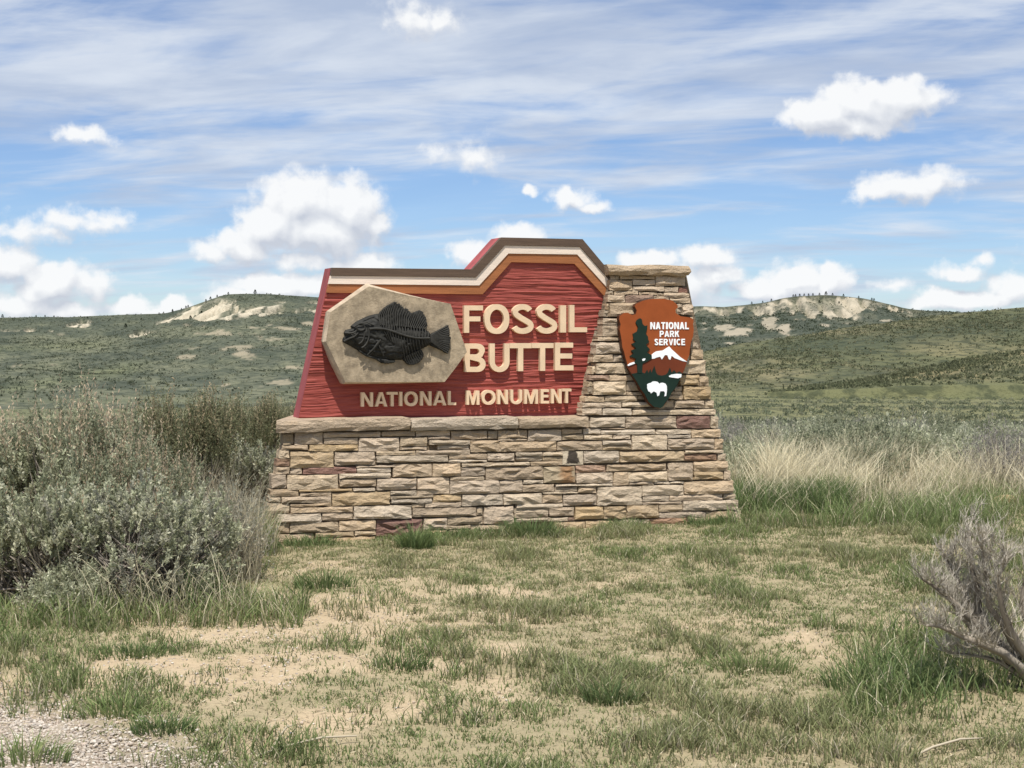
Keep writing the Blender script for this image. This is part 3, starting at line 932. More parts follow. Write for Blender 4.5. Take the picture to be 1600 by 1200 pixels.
zl = pix(700, 671, .06, 0).z
YC = BT * zl - .05
coping(431, 655.3, 642, 673.5, YC, .90, M_TAN, splay=.40)
coping(642.5, 654.2, 810, 671.5, YC + .004, .90, M_CREAM)
coping(811, 653.0, 920, 668.2, YC + .002, .90, M_TAN)
px_block(921, 652, 976, 667, 'w', proud=.03)
zc = pix(1010, 430, .3, 0).z
o = coping(949, 414.5, 1077.5, 430.3, BT * zc - .05, .66, M_TAN, 'cap_stone', .022, 7)

# solid core behind the facing, mortar in the joints


def core(name, ul0, vl0, ul1, vl1, ur0, vr0, ur1, vr1, y0, back, mat, splay=0.0):
    p = [pix(ul0, vl0, y0, BT), pix(ur0, vr0, y0, BT), pix(ur1, vr1, y0, BT), pix(ul1, vl1, y0, BT)]
    V = [Vector(q) for q in p] + [Vector((q.x + (splay * back if i in (0, 3) else 0), back - .12 * q.z, q.z)) for i, q in enumerate(p)]
    Fq = np.array([(0, 1, 2, 3), (5, 4, 7, 6), (1, 5, 6, 2), (4, 0, 3, 7), (3, 2, 6, 7), (4, 5, 1, 0)])
    return link(name, np_mesh(name, V, Fq, mat), mon)


core('mortar_core', 420, 866, 445, 670, 1000, 832, 1000, 664, .028, 1.10, M_MORTAR, .40)
core('mortar_core', 893, 850, 952, 430, 1152, 826, 1072.5, 430, .033, 1.16, M_MORTAR)
# pale bedding along the foot
core('foundation_course', 455, 857, 455, 849.5, 1010, 836, 1010, 829.5, -.03, .6, M_FOOT)

# stones on the left end of the wall, on the pillar's left flank over the ledge and on its right flank
sr = random.Random(5)


def end_stones(x_of_z, z0, z1, ya, yb, sign, hmin=.05, hmax=.12, splay=0.0):
    z = z0
    while z < z1 - .03:
        h = min(sr.uniform(hmin, hmax), z1 - z)
        y = ya + BT * z + .13
        ye = yb - .12 * z
        while y < ye - .04:
            w = min(sr.uniform(.14, .36), ye - y)
            if ye - y - w < .08: w = ye - y
            nx_, V = 4, []
            for j in range(3):
                for i in range(nx_ + 1):
                    e, t = i / nx_, j / 2
                    d = sr.uniform(.0, .016) if (0 < i < nx_ or j == 1) else .003
                    zz = z + .004 + (h - .008) * t
                    yy = y + .004 + (w - .008) * e
                    V.append((x_of_z(zz) + sign * d + splay * (yy - BT * zz), yy, zz))
            n0 = len(V)
            ring = [0, 1, 2, 3, 4, 9, 14, 13, 12, 11, 10, 5]
            for q in ring:
                V.append((V[q][0] - sign * (.09), V[q][1], V[q][2]))
            Fq = []
            for j in range(2):
                for i in range(nx_):
                    f = (j * 5 + i, j * 5 + i + 1, j * 5 + i + 6, j * 5 + i + 5)
                    Fq.append(f if sign > 0 else f[::-1])
            m = len(ring)
            for k in range(m):
                f = (ring[(k + 1) % m], ring[k], n0 + k, n0 + (k + 1) % m)
                Fq.append(f if sign > 0 else f[::-1])
            V = np.array(V); c = V.mean(0)
            me = np_mesh('stone', V - c, np.array(Fq), STM[sr.choice('tttwwwyg')])
            link('stone', me, mon, Vector(c))
            y += w
        z += h


def line_x(u0, v0, u1, v1, off=0.0):
    a, b = pix(u0, v0, .0, BT), pix(u1, v1, .0, BT)
    return lambda z: a.x + (b.x - a.x) * (z - a.z) / (b.z - a.z) + off


zled = pix(700, 673, 0, BT).z
end_stones(line_x(416, 866, 441, 670, .0), .0, zled - .01, .0, 1.06, -1, splay=.40)
zptop = pix(1010, 431, 0, BT).z
end_stones(line_x(893, 850, 952, 430, -.006), zled + .11, zptop - .01, .0, 1.08, -1)
end_stones(line_x(1152, 826, 1072.5, 430, .006), .0, zptop - .01, .0, 1.10, 1)

# ------------------------------------------------------------------ the red sign board
sign = root('sign_board', 'red wooden sign board with cream letters and a stepped striped top edge', 'sign')
YP = .36                                   # front of the board
TP = .215


def P2(pts, y0):
    return [(lambda q: (q.x, q.z))(pix(u, v, y0, 0)) for (u, v) in pts]


def prism(name, loops, yf, yb, mat, parent, side_mat=None, bevel=0.0):
    """closed outline (with holes) extruded from y=yf (front) to y=yb; first loop is the outer one"""
    V = []; Fs = []
    off = []
    for lp in loops:
        off.append(len(V))
        V += [(x, yf, z) for x, z in lp]
    n = len(V)
    V += [(x, yb, z) for (x, _, z) in V[:n]]
    tri = tessellate_polygon([[Vector((x, z, 0)) for x, z in lp] for lp in loops])
    flat = [p for lp in loops for p in lp]

    def area(t):
        (ax, az), (bx, bz), (cx, cz) = flat[t[0]], flat[t[1]], flat[t[2]]
        return (bx - ax) * (cz - az) - (cx - ax) * (bz - az)
    T = []
    for t in tri:
        t = tuple(t)
        if area(t) < 0: t = t[::-1]
        T.append(t)                         # seen from -y, counter-clockwise in (x, z) faces the viewer
    Bk = [tuple(n + i for i in t[::-1]) for t in T]
    Q = []
    for k, lp in enumerate(loops):
        m = len(lp); o = off[k]
        sa = sum(lp[i][0] * lp[(i + 1) % m][1] - lp[(i + 1) % m][0] * lp[i][1] for i in range(m))
        ccw = sa > 0
        outer = (k == 0)
        for i in range(m):
            a, b = o + i, o + (i + 1) % m
            f = (b, a, a + n, b + n) if (ccw == outer) else (a, b, b + n, a + n)
            Q.append(f)
    me = np_mesh(name, V, [np.array(T + Bk), np.array(Q)], mat)
    if side_mat:
        me.materials.append(side_mat)
        mi = np.zeros(len(me.polygons), np.int32); mi[len(T):] = 1
        me.polygons.foreach_set('material_index', mi)
    return link(name, me, parent)


top_line = [(517, 418.5), (736, 421.0), (781, 371.3), (907.5, 374.0), (951, 426)]
b1 = [(515.5, 430.5), (741.5, 433.4), (787, 383.3), (903.8, 385.8), (949, 437)]
b2 = [(512.5, 443.6), (747, 446.0), (792.5, 396.3), (899.8, 397.8), (946.5, 449.5)]
b3 = [(509.5, 457.4), (752.8, 459.8), (797.5, 409.6), (896, 412.2), (943, 463)]
outline = [(466.5, 653.5)] + top_line + [(908, 650.5)][::-1]
outl = P2([(466.5, 653.8), (908.2, 650.6), (951, 426), (907.5, 374.0), (781, 371.3), (736, 421.0), (517, 418.5)], YP)
# board body: a slab just behind the carved face
prism('board_core', [outl], YP + .012, YP + TP, M_REDSIDE, sign)


def carved_face():
    L0, L1 = P2([(466.5, 653.8), (509.5, 457.4)], YP)
    R0, R1 = P2([(908.2, 650.6), (943, 463)], YP)
    C = P2(b3, YP)
    zb = L0[1]; zA = C[1][1]; zT = C[2][1]
    nrow, ncol = 240, 150
    Vs, Fs, base = [], [], 0

    def xl(z): return L0[0] + (L1[0] - L0[0]) * (z - L0[1]) / (L1[1] - L0[1])
    def xr(z): return R0[0] + (R1[0] - R0[0]) * (z - R0[1]) / (R1[1] - R0[1])
    for (za, zz, fl, fr, nr) in ((zb, zA, xl, xr, nrow),
                                 (zA, zT, lambda z: C[1][0] + (C[2][0] - C[1][0]) * (z - zA) / (zT - zA), lambda z: np.minimum(xr(z), C[3][0] + (C[4][0] - C[3][0]) * (z - C[3][1]) / (C[4][1] - C[3][1])), 64)):
        z = np.linspace(za, zz, nr)[:, None] * np.ones((1, ncol))
        e = np.linspace(0, 1, ncol)[None, :]
        x = fl(z) * (1 - e) + fr(z) * e
        warp = (fbm(x * 1.3, z * 3.0, 2.2, 3) - .5) * .06
        g1 = 1 - np.abs(fbm(x * .8, (z + warp) * 34, 7.7, 4, .6) * 2 - 1)
        g2 = fbm(x * 3.4, (z + warp * 1.4) * 95, 3.3, 3, .6)
        d = (np.clip(g1, .3, 1) - .65) * .019 + (g2 - .5) * .017
        y = YP - .004 + d
        Vs.append(np.stack([x, y, z], -1).reshape(-1, 3))
        idx = base + np.arange(nr * ncol).reshape(nr, ncol)
        Fs.append(np.stack([idx[:-1, :-1], idx[:-1, 1:], idx[1:, 1:], idx[1:, :-1]], -1).reshape(-1, 4))
        base += nr * ncol
    me = np_mesh('carved_face', np.concatenate(Vs), np.concatenate(Fs), M_RED, smooth=True)
    link('carved_face', me, sign)


carved_face()


def band(name, up, lo, proud, mat):
    """a painted moulding that follows the stepped top"""
    prism(name, [P2(lo + up[::-1], YP)], YP - proud, YP + .014, mat, sign)


band('brown_stripe', top_line, b1, .040, M_BROWN)
band('cream_stripe', [(u, v + .4) for u, v in b1], b2, .030, M_CREAMP)
band('orange_stripe', [(u, v + .4) for u, v in b2], b3, .022, M_ORANGE)

for (u0, u1, w) in ((557, 569.5, 1), (726, 737, 1), (827.5, 838.5, 1), (889, 907, 1)):
    a, b = pix(u0, 655, YP + .06, 0), pix(u1, 655, YP + .06, 0)
    zb, zt = pix(700, 656.5, YP + .06, 0).z - .03, pix(700, 645, YP + .06, 0).z
    V = [(x, y, z) for z in (zb, zt) for (x, y) in ((a.x, YP + .06), (b.x, YP + .06), (b.x, YP + .15), (a.x, YP + .15))]
    me = np_mesh('support_post', V, np.array([(0, 1, 5, 4), (1, 2, 6, 5), (2, 3, 7, 6), (3, 0, 4, 7), (4, 5, 6, 7), (3, 2, 1, 0)]), M_POST)
    link('support_post', me, sign)


# ---- letters, drawn as outlines in a unit box
def arc(cx, cy, rx, ry, a0, a1, n=12):
    return [(cx + rx * math.cos(math.radians(a0 + (a1 - a0) * i / n)), cy + ry * math.sin(math.radians(a0 + (a1 - a0) * i / n))) for i in range(n + 1)]


def ribbon(pts, t, asp):
    """thicken a centre line; asp = width/height of the glyph box so the stroke is even"""
    out_l, out_r = [], []
    q = [(x * asp, y) for x, y in pts]
    for i in range(len(q)):
        a = q[max(i - 1, 0)]; b = q[min(i + 1, len(q) - 1)]
        dx, dy = b[0] - a[0], b[1] - a[1]; l = math.hypot(dx, dy) or 1
        nx, ny = -dy / l * t / 2, dx / l * t / 2
        out_l.append(((q[i][0] + nx) / asp, q[i][1] + ny)); out_r.append(((q[i][0] - nx) / asp, q[i][1] - ny))
    return [out_l + out_r[::-1]]


def glyph(ch, t, asp):
    """loops in a 0..1 box; t = stroke / height, asp = width / height"""
    s = t / asp                             # stem width as a share of the box width
    h = t * .92
    if ch == 'I': return [[(0, 0), (1, 0), (1, 1), (0, 1)]]
    if ch == 'L': return [[(0, 0), (1, 0), (1, h), (s, h), (s, 1), (0, 1)]]
    if ch == 'F': return [[(0, 0), (s, 0), (s, .42), (.86, .42), (.86, .42 + h), (s, .42 + h), (s, 1 - h), (1, 1 - h), (1, 1), (0, 1)]]
    if ch == 'E': return [[(0, 0), (1, 0), (1, h), (s, h), (s, .43), (.93, .43), (.93, .43 + h), (s, .43 + h), (s, 1 - h), (.98, 1 - h), (.98, 1), (0, 1)]]
    if ch == 'T': return [[(.5 - s / 2, 0), (.5 + s / 2, 0), (.5 + s / 2, 1 - h), (1, 1 - h), (1, 1), (0, 1), (0, 1 - h), (.5 - s / 2, 1 - h)]]
    if ch == 'O':
        return [[(.5 + .5 * (abs(math.cos(a)) ** .88) * math.copysign(1, math.cos(a)), .5 + .5 * (abs(math.sin(a)) ** .92) * math.copysign(1, math.sin(a))) for a in [k * math.tau / 36 for k in range(36)]],
                [(.5 + (.5 - s) * math.cos(a), .5 + (.5 - h) * math.sin(a)) for a in [k * math.tau / 30 for k in range(30)]]]
    if ch == 'U':
        r = .36
        return [[(0, 1), (0, r)] + arc(.5, r, .5, r, 180, 360, 16)[1:] + [(1, 1), (1 - s, 1), (1 - s, r)] + arc(.5, r, .5 - s, r - h, 0, -180, 14)[1:] + [(s, 1)]]
    if ch == 'N':
        d = s * 1.12
        return [[(0, 0), (s, 0), (s, .68), (1 - d, 0), (1, 0), (1, 1), (1 - s, 1), (1 - s, .32), (d, 1), (0, 1)]]
    if ch == 'M':
        k = s * .82
        return [[(0, 0), (s, 0), (s, .74), (.5 - k / 2, 0), (.5 + k / 2, 0), (1 - s, .74), (1 - s, 0), (1, 0), (1, 1), (1 - s * 1.38, 1), (.5, .32), (s * 1.38, 1), (0, 1)]]
    if ch == 'A':
        k = s * 1.06; j = .5 - s * .56
        y = lambda x: x / j
        return [[(0, 0), (k, 0), (k + .075, .2), (1 - k - .075, .2), (1 - k, 0), (1, 0), (1 - j, 1), (j, 1)],
                [(k + .125, .2 + h * .86), (.5, .80), (1 - k - .125, .2 + h * .86)]]
    if ch == 'V':
        k = s * 1.06; j = .5 - s * .5
        return [[(0, 1), (j, 0), (1 - j, 0), (1, 1), (1 - k, 1), (.5, .24), (k, 1)]]
    if ch == 'B':
        return [[(0, 0), (.58, 0)] + arc(.62, .27, .38, .27, -90, 68, 10)[1:] + [(.84, .54)] + arc(.60, .77, .36, .23, -30, 90, 8) + [(0, 1)],
                [(s, h), (.6, h)] + arc(.6, .275, .38 - s * .95, .275 - h, -90, 90, 8)[1:] + [(s, .44)] ,
                [(s, .44 + h), (.56, .44 + h)] + arc(.57, (.44 + h + 1 - h) / 2, .36 - s * .95, (.56 - 2 * h) / 2, -90, 90, 8) + [(s, 1 - h)]]
    if ch == 'P':
        return [[(0, 0), (s, 0), (s, .36), (.55, .36)] + arc(.58, .68, .42, .32, -90, 90, 12)[1:] + [(0, 1)],
                [(s, .36 + h), (.55, .36 + h)] + arc(.56, .68, .44 - s, .32 - h, -90, 90, 8)[1:] + [(s, 1 - h)]]
    if ch == 'R':
        return [[(0, 0), (s, 0), (s, .38), (.42, .38), (1 - s * 1.1, 0), (1, 0), (.72, .42)] + arc(.56, .70, .40, .30, -50, 90, 10) + [(0, 1)],
                [(s, .38 + h), (.55, .38 + h)] + arc(.54, .69, .42 - s, .31 - h, -90, 90, 8)[1:] + [(s, 1 - h)]]
    if ch == 'K':
        return [[(0, 0), (s, 0), (s, .36), (s * 1.5, .46), (1 - s * 1.25, 0), (1, 0), (s * 2.3, .62), (.97, 1), (.97 - s * 1.25, 1), (s, .60), (s, 1), (0, 1)]]
    if ch == 'C':
        c = arc(.56, .5, .56 - s / 2, .5 - h / 2, 48, 312, 22)
        return ribbon(c, t * .95, asp)
    if ch == 'S':
        r = s / 2; q = h / 2
        c = arc(.5, .74, .46 - r, .26 - q, 18, 90, 6) + arc(.5, .74, .47 - r, .26 - q, 90, 232, 10)[1:]
        c += [(.42, .535), (.58, .468)]
        c += arc(.5, .265, .5 - r, .265 - q, 52, -90, 10) + arc(.5, .265, .5 - r, .265 - q, -90, -164, 6)[1:]
        return ribbon(c, t * .96, asp)
    raise ValueError(ch)


def letter(ch, u0, v0, u1, v1, yf, yb, mat, parent, tr, plane=(0.0, 0.0), name=None):
    a, b, c, d = pix(u0, v1, *plane), pix(u1, v1, *plane), pix(u1, v0, *plane), pix(u0, v0, *plane)
    asp = ((b.x - a.x) + (c.x - d.x)) / ((d.z - a.z) + (c.z - b.z))
    loops = []
    for lp in glyph(ch, tr, asp):
        loops.append([((a.x * (1 - x) + b.x * x) * (1 - y) + (d.x * (1 - x) + c.x * x) * y, (a.z * (1 - x) + b.z * x) * (1 - y) + (d.z * (1 - x) + c.z * x) * y) for x, y in lp])
    return loops


def sign_letter(ch, u0, v0, u1, v1, tr):
    lp = letter(ch, u0, v0, u1, v1, 0, 0, None, None, tr, (YP - .05, 0))
    prism('letter', lp, YP - .042, YP + .004, M_LETTER, sign)['label'] = 'raised cream letter ' + ch


def zl2(x, y): return 700 + x / 4, 340 + y / 4
def zl1(x, y): return 400 + x / 4, 340 + y / 4


for ch, x0, y0, x1, y1 in (('F', 103, 549, 221, 720), ('O', 230, 541, 386, 727), ('S', 402, 541, 539, 726), ('S', 553, 541, 687, 725), ('I', 704, 548, 741, 718), ('L', 762, 546, 872, 716),
                           ('B', 106, 787, 238, 965), ('U', 262, 787, 387, 966), ('T', 389, 785, 524, 960), ('T', 526, 784, 662, 958), ('E', 672, 782, 787, 955)):
    sign_letter(ch, *zl2(x0, y0), *zl2(x1, y1), .195)
for ch, x0, y0, x1, y1 in (('N', 660, 1093, 734, 1182), ('A', 746, 1092, 823, 1181), ('T', 820, 1090, 888, 1180), ('I', 899, 1089, 917, 1178), ('O', 929, 1087, 1014, 1179), ('N', 1029, 1086, 1099, 1175), ('A', 1110, 1085, 1192, 1174), ('L', 1203, 1084, 1253, 1172)):
    sign_letter(ch, *zl1(x0, y0), *zl1(x1, y1), .20)
for ch, x0, y0, x1, y1 in (('M', 118, 1082, 199, 1170), ('O', 213, 1078, 300, 1170), ('N', 312, 1077, 378, 1166), ('U', 393, 1076, 466, 1167), ('M', 480, 1075, 566, 1164), ('E', 583, 1074, 634, 1162), ('N', 648, 1072, 713, 1161), ('T', 716, 1070, 774, 1159)):
    sign_letter(ch, *zl2(x0, y0), *zl2(x1, y1), .20)

# ------------------------------------------------------------------ the fossil slab and its fish
slab = root('fossil_slab', 'seven sided tan stone slab with a dark relief fish mounted on the red board', 'relief')
slab['kind'] = 'thing'
YS = YP - .150


def zs(x, y): return 500 + x / 6.667, 430 + y / 6.667


sl = [zs(*q) for q in ((510, 116), (640, 146), (935, 215), (1120, 252), (1360, 300), (1450, 560), (1530, 800), (1420, 955), (1300, 1110), (800, 1114), (268, 1116), (160, 900), (62, 690), (88, 520), (110, 385), (300, 255))]
slp = P2(sl, YS)
cx = sum(p[0] for p in slp) / len(slp); cz = sum(p[1] for p in slp) / len(slp)
V = []
ns = len(slp)
for k, (x, z) in enumerate(slp):
    V.append((x, YS, z))
for k, (x, z) in enumerate(slp):           # the broken edge bulges a little behind the face
    dx, dz = x - cx, z - cz; l = math.hypot(dx, dz)
    o = random.uniform(.004, .018) + (.012 if x < cx else 0)
    V.append((x + dx / l * o, YS + .03, z + dz / l * o))
for k, (x, z) in enumerate(slp):
    dx, dz = x - cx, z - cz; l = math.hypot(dx, dz)
    o = random.uniform(.0, .016)
    V.append((x + dx / l * o, YP + .003, z + dz / l * o))
tri = [tuple(t) for t in tessellate_polygon([[Vector((x, z, 0)) for x, z in slp]])]
Tt = []
for t in tri:
    a, b, c = (slp[i] for i in t)
    Tt.append(t if (b[0] - a[0]) * (c[1] - a[1]) - (c[0] - a[0]) * (b[1] - a[1]) > 0 else t[::-1])
Q = []
for r_ in (0, 1):
    for k in range(ns):
        a, b = r_ * ns + k, r_ * ns + (k + 1) % ns
        Q.append((a, b, b + ns, a + ns))     # outline runs clockwise seen from the front
me = np_mesh('slab', V, [np.array(Tt), np.array(Q)], M_SLAB)
me.materials.append(M_SLABEDGE)
mi = np.zeros(len(me.polygons), np.int32); mi[len(Tt):] = 1
me.polygons.foreach_set('material_index', mi)
link('slab', me, slab)


def fz(pts): return P2([zs(*q) for q in pts], YS)


def relief(name, outline, hfun, parent, mat, res=.0035, base=YS):
    """a relief cut to an outline: a fine grid inside the outline, its height from hfun(x, z, distance to the outline)"""
    O = np.array(outline)
    x0, z0 = O.min(0) - res; x1, z1 = O.max(0) + res
    nx, nz = int((x1 - x0) / res) + 2, int((z1 - z0) / res) + 2
    X, Zg = np.meshgrid(x0 + np.arange(nx) * res, z0 + np.arange(nz) * res)
    inside = np.zeros(X.shape, bool); dist = np.full(X.shape, 9.0)
    n = len(O)
    for i in range(n):
        (ax, az), (bx, bz) = O[i], O[(i + 1) % n]
        c = ((az > Zg) != (bz > Zg)) & (X < (bx - ax) * (Zg - az) / ((bz - az) if abs(bz - az) > 1e-9 else 1e-9) + ax)
        inside ^= c
        t = np.clip(((X - ax) * (bx - ax) + (Zg - az) * (bz - az)) / max((bx - ax) ** 2 + (bz - az) ** 2, 1e-12), 0, 1)
        dist = np.minimum(dist, np.hypot(X - ax - t * (bx - ax), Zg - az - t * (bz - az)))
    d = np.where(inside, dist, 0)
    keep = inside | (dist < res * 1.0)
    Hh = np.where(inside, hfun(X, Zg, d), 0)
    V = np.stack([X, base - .012 * (keep & inside) - Hh + .002, Zg], -1)
    idx = np.arange(nx * nz).reshape(nz, nx)
    k4 = keep[:-1, :-1] & keep[:-1, 1:] & keep[1:, 1:] & keep[1:, :-1]
    Fq = np.stack([idx[:-1, :-1], idx[:-1, 1:], idx[1:, 1:], idx[1:, :-1]], -1)[k4]
    used = np.unique(Fq); remap = np.full(nx * nz, -1); remap[used] = np.arange(len(used))
    me = np_mesh(name, V.reshape(-1, 3)[used], remap[Fq], mat, smooth=True)
    return link(name, me, parent)


body_px = [(232, 690), (238, 650), (262, 640), (244, 600), (262, 572), (310, 560), (332, 555), (318, 530), (370, 485), (430, 455), (500, 425), (560, 408), (600, 400), (680, 470), (800, 520), (1000, 545), (1080, 560), (1140, 600), (1160, 640), (1150, 690), (1120, 735), (1060, 765), (980, 800), (900, 850), (850, 880), (700, 885), (590, 872), (470, 835), (380, 775), (300, 728), (265, 712)]
bo = fz(body_px)
pm = P2([zs(100, 0), zs(200, 0)], YS); UM = (pm[1][0] - pm[0][0]) / 100.0   # metres per enlarged pixel


def hbody(x, z, d):
    h = .062 * (1 - np.exp(-d / .05))
    g = fbm(x * 26, z * 26, 1.1, 3) - .5
    rdg = np.abs(fbm(x * 10 + z * 6, z * 16, 5.0, 2) * 2 - 1)
    return h + g * .012 * (d > .004) - .010 * (1 - sstep(rdg, 0, .2)) * (d > .02)


fish = relief('fish', bo, hbody, slab, M_FISH)
fish['label'] = 'dark bronze fossil fish facing left'


def fin_h(x, z, d):
    return .020 + .010 * (fbm(x * 40, z * 40, 2, 2) - .5)


dors = [(590, 420), (640, 360), (690, 320), (745, 290), (775, 275), (790, 300), (822, 296), (830, 325), (855, 325), (865, 350), (905, 350), (915, 372), (950, 395), (1030, 365), (1062, 380), (1075, 420), (1095, 440), (1100, 480), (1112, 530), (1060, 555), (1000, 560), (800, 540), (640, 500)]
tail = [(1130, 640), (1150, 610), (1210, 580), (1270, 550), (1325, 517), (1338, 560), (1340, 640), (1355, 650), (1340, 720), (1345, 760), (1322, 820), (1270, 790), (1210, 760), (1150, 735), (1120, 700)]
anal = [(850, 870), (880, 850), (980, 790), (1050, 780), (1072, 820), (1060, 870), (1020, 915), (960, 935), (910, 930), (880, 905)]
pelv = [(575, 868), (620, 870), (700, 885), (775, 888), (778, 905), (700, 922), (640, 915), (600, 895)]
for nm, pl_ in (('dorsal_fin', dors), ('tail_fin', tail), ('anal_fin', anal), ('pelvic_fin', pelv)):
    relief(nm, fz(pl_), fin_h, fish, M_FISH)


def tube_mesh(paths, sides=5):
    """paths: list of (points, radii); returns verts, quads"""
    V, Fq, base = [], [], 0
    for pts, rad in paths:
        pts = [Vector(p) for p in pts]
        n = len(pts)
        for i, p in enumerate(pts):
            t = (pts[min(i + 1, n - 1)] - pts[max(i - 1, 0)])
            t = t.normalized() if t.length > 1e-9 else Vector((0, 0, 1))
            a = t.orthogonal().normalized() if abs(t.y) > .99 else t.cross(Vector((0, 1, 0))).normalized()
            b = t.cross(a)
            for k in range(sides):
                g = math.tau * k / sides
                V.append(p + (a * math.cos(g) + b * math.sin(g)) * rad[i])
        for i in range(n - 1):
            for k in range(sides):
                q, w = base + i * sides + k, base + i * sides + (k + 1) % sides
                Fq.append((q, w, w + sides, q + sides))
        base += n * sides
    return V, np.array(Fq)


def fish_bone(name, pts, depth, r0, r1):
    q = fz(pts)
    n = len(q)
    P = [(x, YS - .73 * (depth[i] if isinstance(depth, (list, tuple)) else depth) + .002, z) for i, (x, z) in enumerate(q)]
    V, Fq = tube_mesh([(P, [r0 + (r1 - r0) * i / (n - 1) for i in range(n)])], 5)
    link(name, np_mesh(name, V, Fq, M_FISHRIB, smooth=True), fish)


def lerp(a, b, t): return (a[0] + (b[0] - a[0]) * t, a[1] + (b[1] - a[1]) * t)


def along(pl_, t):
    L = [math.dist(pl_[i], pl_[i + 1]) for i in range(len(pl_) - 1)]
    s = t * sum(L)
    for i, l in enumerate(L):
        if s <= l or i == len(L) - 1:
            return lerp(pl_[i], pl_[i + 1], min(s / l, 1))
        s -= l


spine = [(490, 560), (560, 555), (640, 560), (720, 580), (800, 610), (880, 635), (960, 652), (1040, 657), (1120, 655)]
fish_bone('spine', spine, .098, .011, .008)
for k in range(17):                         # upper ribs, from the back line down to the spine
    a = along([(620, 440), (700, 490), (800, 520), (1000, 548), (1090, 580)], k / 16)
    b = along([(640, 555), (720, 575), (800, 605), (880, 630), (960, 648), (1100, 652)], k / 16)
    a = (a[0] + 22, a[1])
    fish_bone('rib', [b, lerp(b, a, .5), a], (.094, .09, .062), .0055, .0035)
for k in range(16):                         # lower ribs
    b = along([(640, 570), (720, 592), (800, 620), (880, 645), (960, 660), (1100, 665)], k / 15)
    a = along([(730, 720), (800, 800), (870, 850), (960, 800), (1060, 762), (1120, 730)], k / 15)
    m_ = lerp(b, a, .5); m_ = (m_[0] - 10, m_[1])
    fish_bone('rib', [b, m_, a], (.094, .092, .058), .0055, .0035)
for k in range(14):                         # spiny rays of the back fin
    t = k / 13
    a = along([(610, 520), (760, 525), (900, 540)], t)
    b = along([(640, 360), (700, 318), (775, 278), (825, 300), (858, 328), (905, 352), (945, 398)], t)
    m_ = lerp(a, b, .55); m_ = (m_[0] - 22 + 6 * t, m_[1] - 6)
    fish_bone('fin_ray', [a, m_, b], (.075, .05, .042), .006, .004)
for k in range(10):
    t = k / 9
    a = along([(900, 540), (1000, 552), (1070, 560)], t); b = along([(955, 396), (1030, 368), (1062, 384), (1095, 442), (1110, 525)], t)
    fish_bone('fin_ray', [a, lerp(a, b, .5), b], (.06, .046, .042), .005, .0035)
for k in range(13):
    t = k / 12
    a = along([(1135, 630), (1135, 690)], t); b = along([(1328, 522), (1350, 650), (1322, 815)], t)
    fish_bone('fin_ray', [a, lerp(a, b, .5), b], (.06, .044, .042), .005, .0045)
for k in range(9):
    t = k / 8
    a = along([(862, 850), (930, 815), (1020, 780)], t); b = along([(895, 918), (955, 935), (1020, 912), (1068, 850)], t)
    fish_bone('fin_ray', [a, lerp(a, b, .5), b], (.06, .046, .042), .005, .004)
fish_bone('eye_ring', arc(405, 545, 42, 30, 200, -40, 14), .088, .008, .007)
fish_bone('jaw_bone', [(240, 690), (290, 660), (340, 640), (380, 600)], (.05, .07, .085, .09), .010, .007)
fish_bone('jaw_bone', [(250, 600), (290, 605), (330, 600), (360, 580)], (.05, .07, .085, .09), .010, .007)
fish_bone('gill_cover', arc(385, 610, 105, 150, -25, 75, 10), .092, .009, .007)
fish_bone('gill_cover', arc(370, 615, 70, 100, -10, 80, 10), .092, .008, .006)
fish_bone('pectoral_bone', [(590, 690), (540, 760), (480, 830)], (.097, .094, .06), .009, .006)
fish_bone('pectoral_bone', [(610, 670), (565, 740), (510, 830)], (.097, .094, .06), .008, .006)
fish_bone('pectoral_bone', [(590, 730), (620, 790), (645, 840)], (.097, .094, .07), .007, .005)
fish_bone('belly_bone', [(400, 785), (480, 838), (590, 872), (700, 888)], (.03, .03, .032, .03), .010, .010)
fish_bone('head_ridge', [(345, 540), (390, 505), (470, 490), (540, 520)], (.05, .075, .085, .09), .007, .005)

# ------------------------------------------------------------------ the arrowhead plaque on the pillar
plq = root('arrowhead_plaque', 'rust orange arrowhead shaped park service plaque on the stone pillar', 'emblem')
YA = -.085


def flat_part(name, px, lift, thick, mat, parent=None, side=None):
    """outline in photo pixels, on a plane parallel to the leaning pillar face"""
    lp = []
    Y = {}
    pts = [pix(u, v, YA, BT) for (u, v) in px]
    o = prism(name, [[(p.x, p.z) for p in pts]], -lift, thick, mat, parent or plq, side)
    me = o.data
    co = np.empty(len(me.vertices) * 3, np.float32); me.vertices.foreach_get('co', co); co = co.reshape(-1, 3)
    co[:, 1] += YA + BT * co[:, 2]
    me.vertices.foreach_set('co', co.ravel()); me.update()
    return o


head = [(1021, 467), (1037.5, 466.6), (1050.6, 469.6), (1058, 476), (1059.3, 480), (1055.6, 484), (1056, 489), (1063.7, 494.2), (1073, 495.3), (1080, 496.5), (1083.8, 499.5), (1083, 507), (1084, 515), (1083, 525), (1080.5, 532), (1078.5, 541), (1077, 555), (1073.5, 563), (1071.5, 572), (1065.5, 586), (1060.5, 594), (1055, 607), (1049.5, 614), (1044.5, 623), (1040, 631), (1035, 635.5), (1029, 637.8), (1022, 636.5), (1013, 629), (1007, 617), (1001, 609), (996, 598), (989, 587), (985.5, 580), (981.5, 573), (977, 558), (975.2, 550), (972.5, 543), (971.5, 533), (970, 524), (968, 515), (969.8, 507), (967.4, 499), (968, 494), (975, 489), (981, 488.5), (988, 492.2), (993.5, 491), (995, 485), (991.8, 479), (993.5, 475), (1004.5, 470), (1013, 467.8)]
flat_part('plate', head, 0, .05, M_PLAQUE, None, M_EDGE)


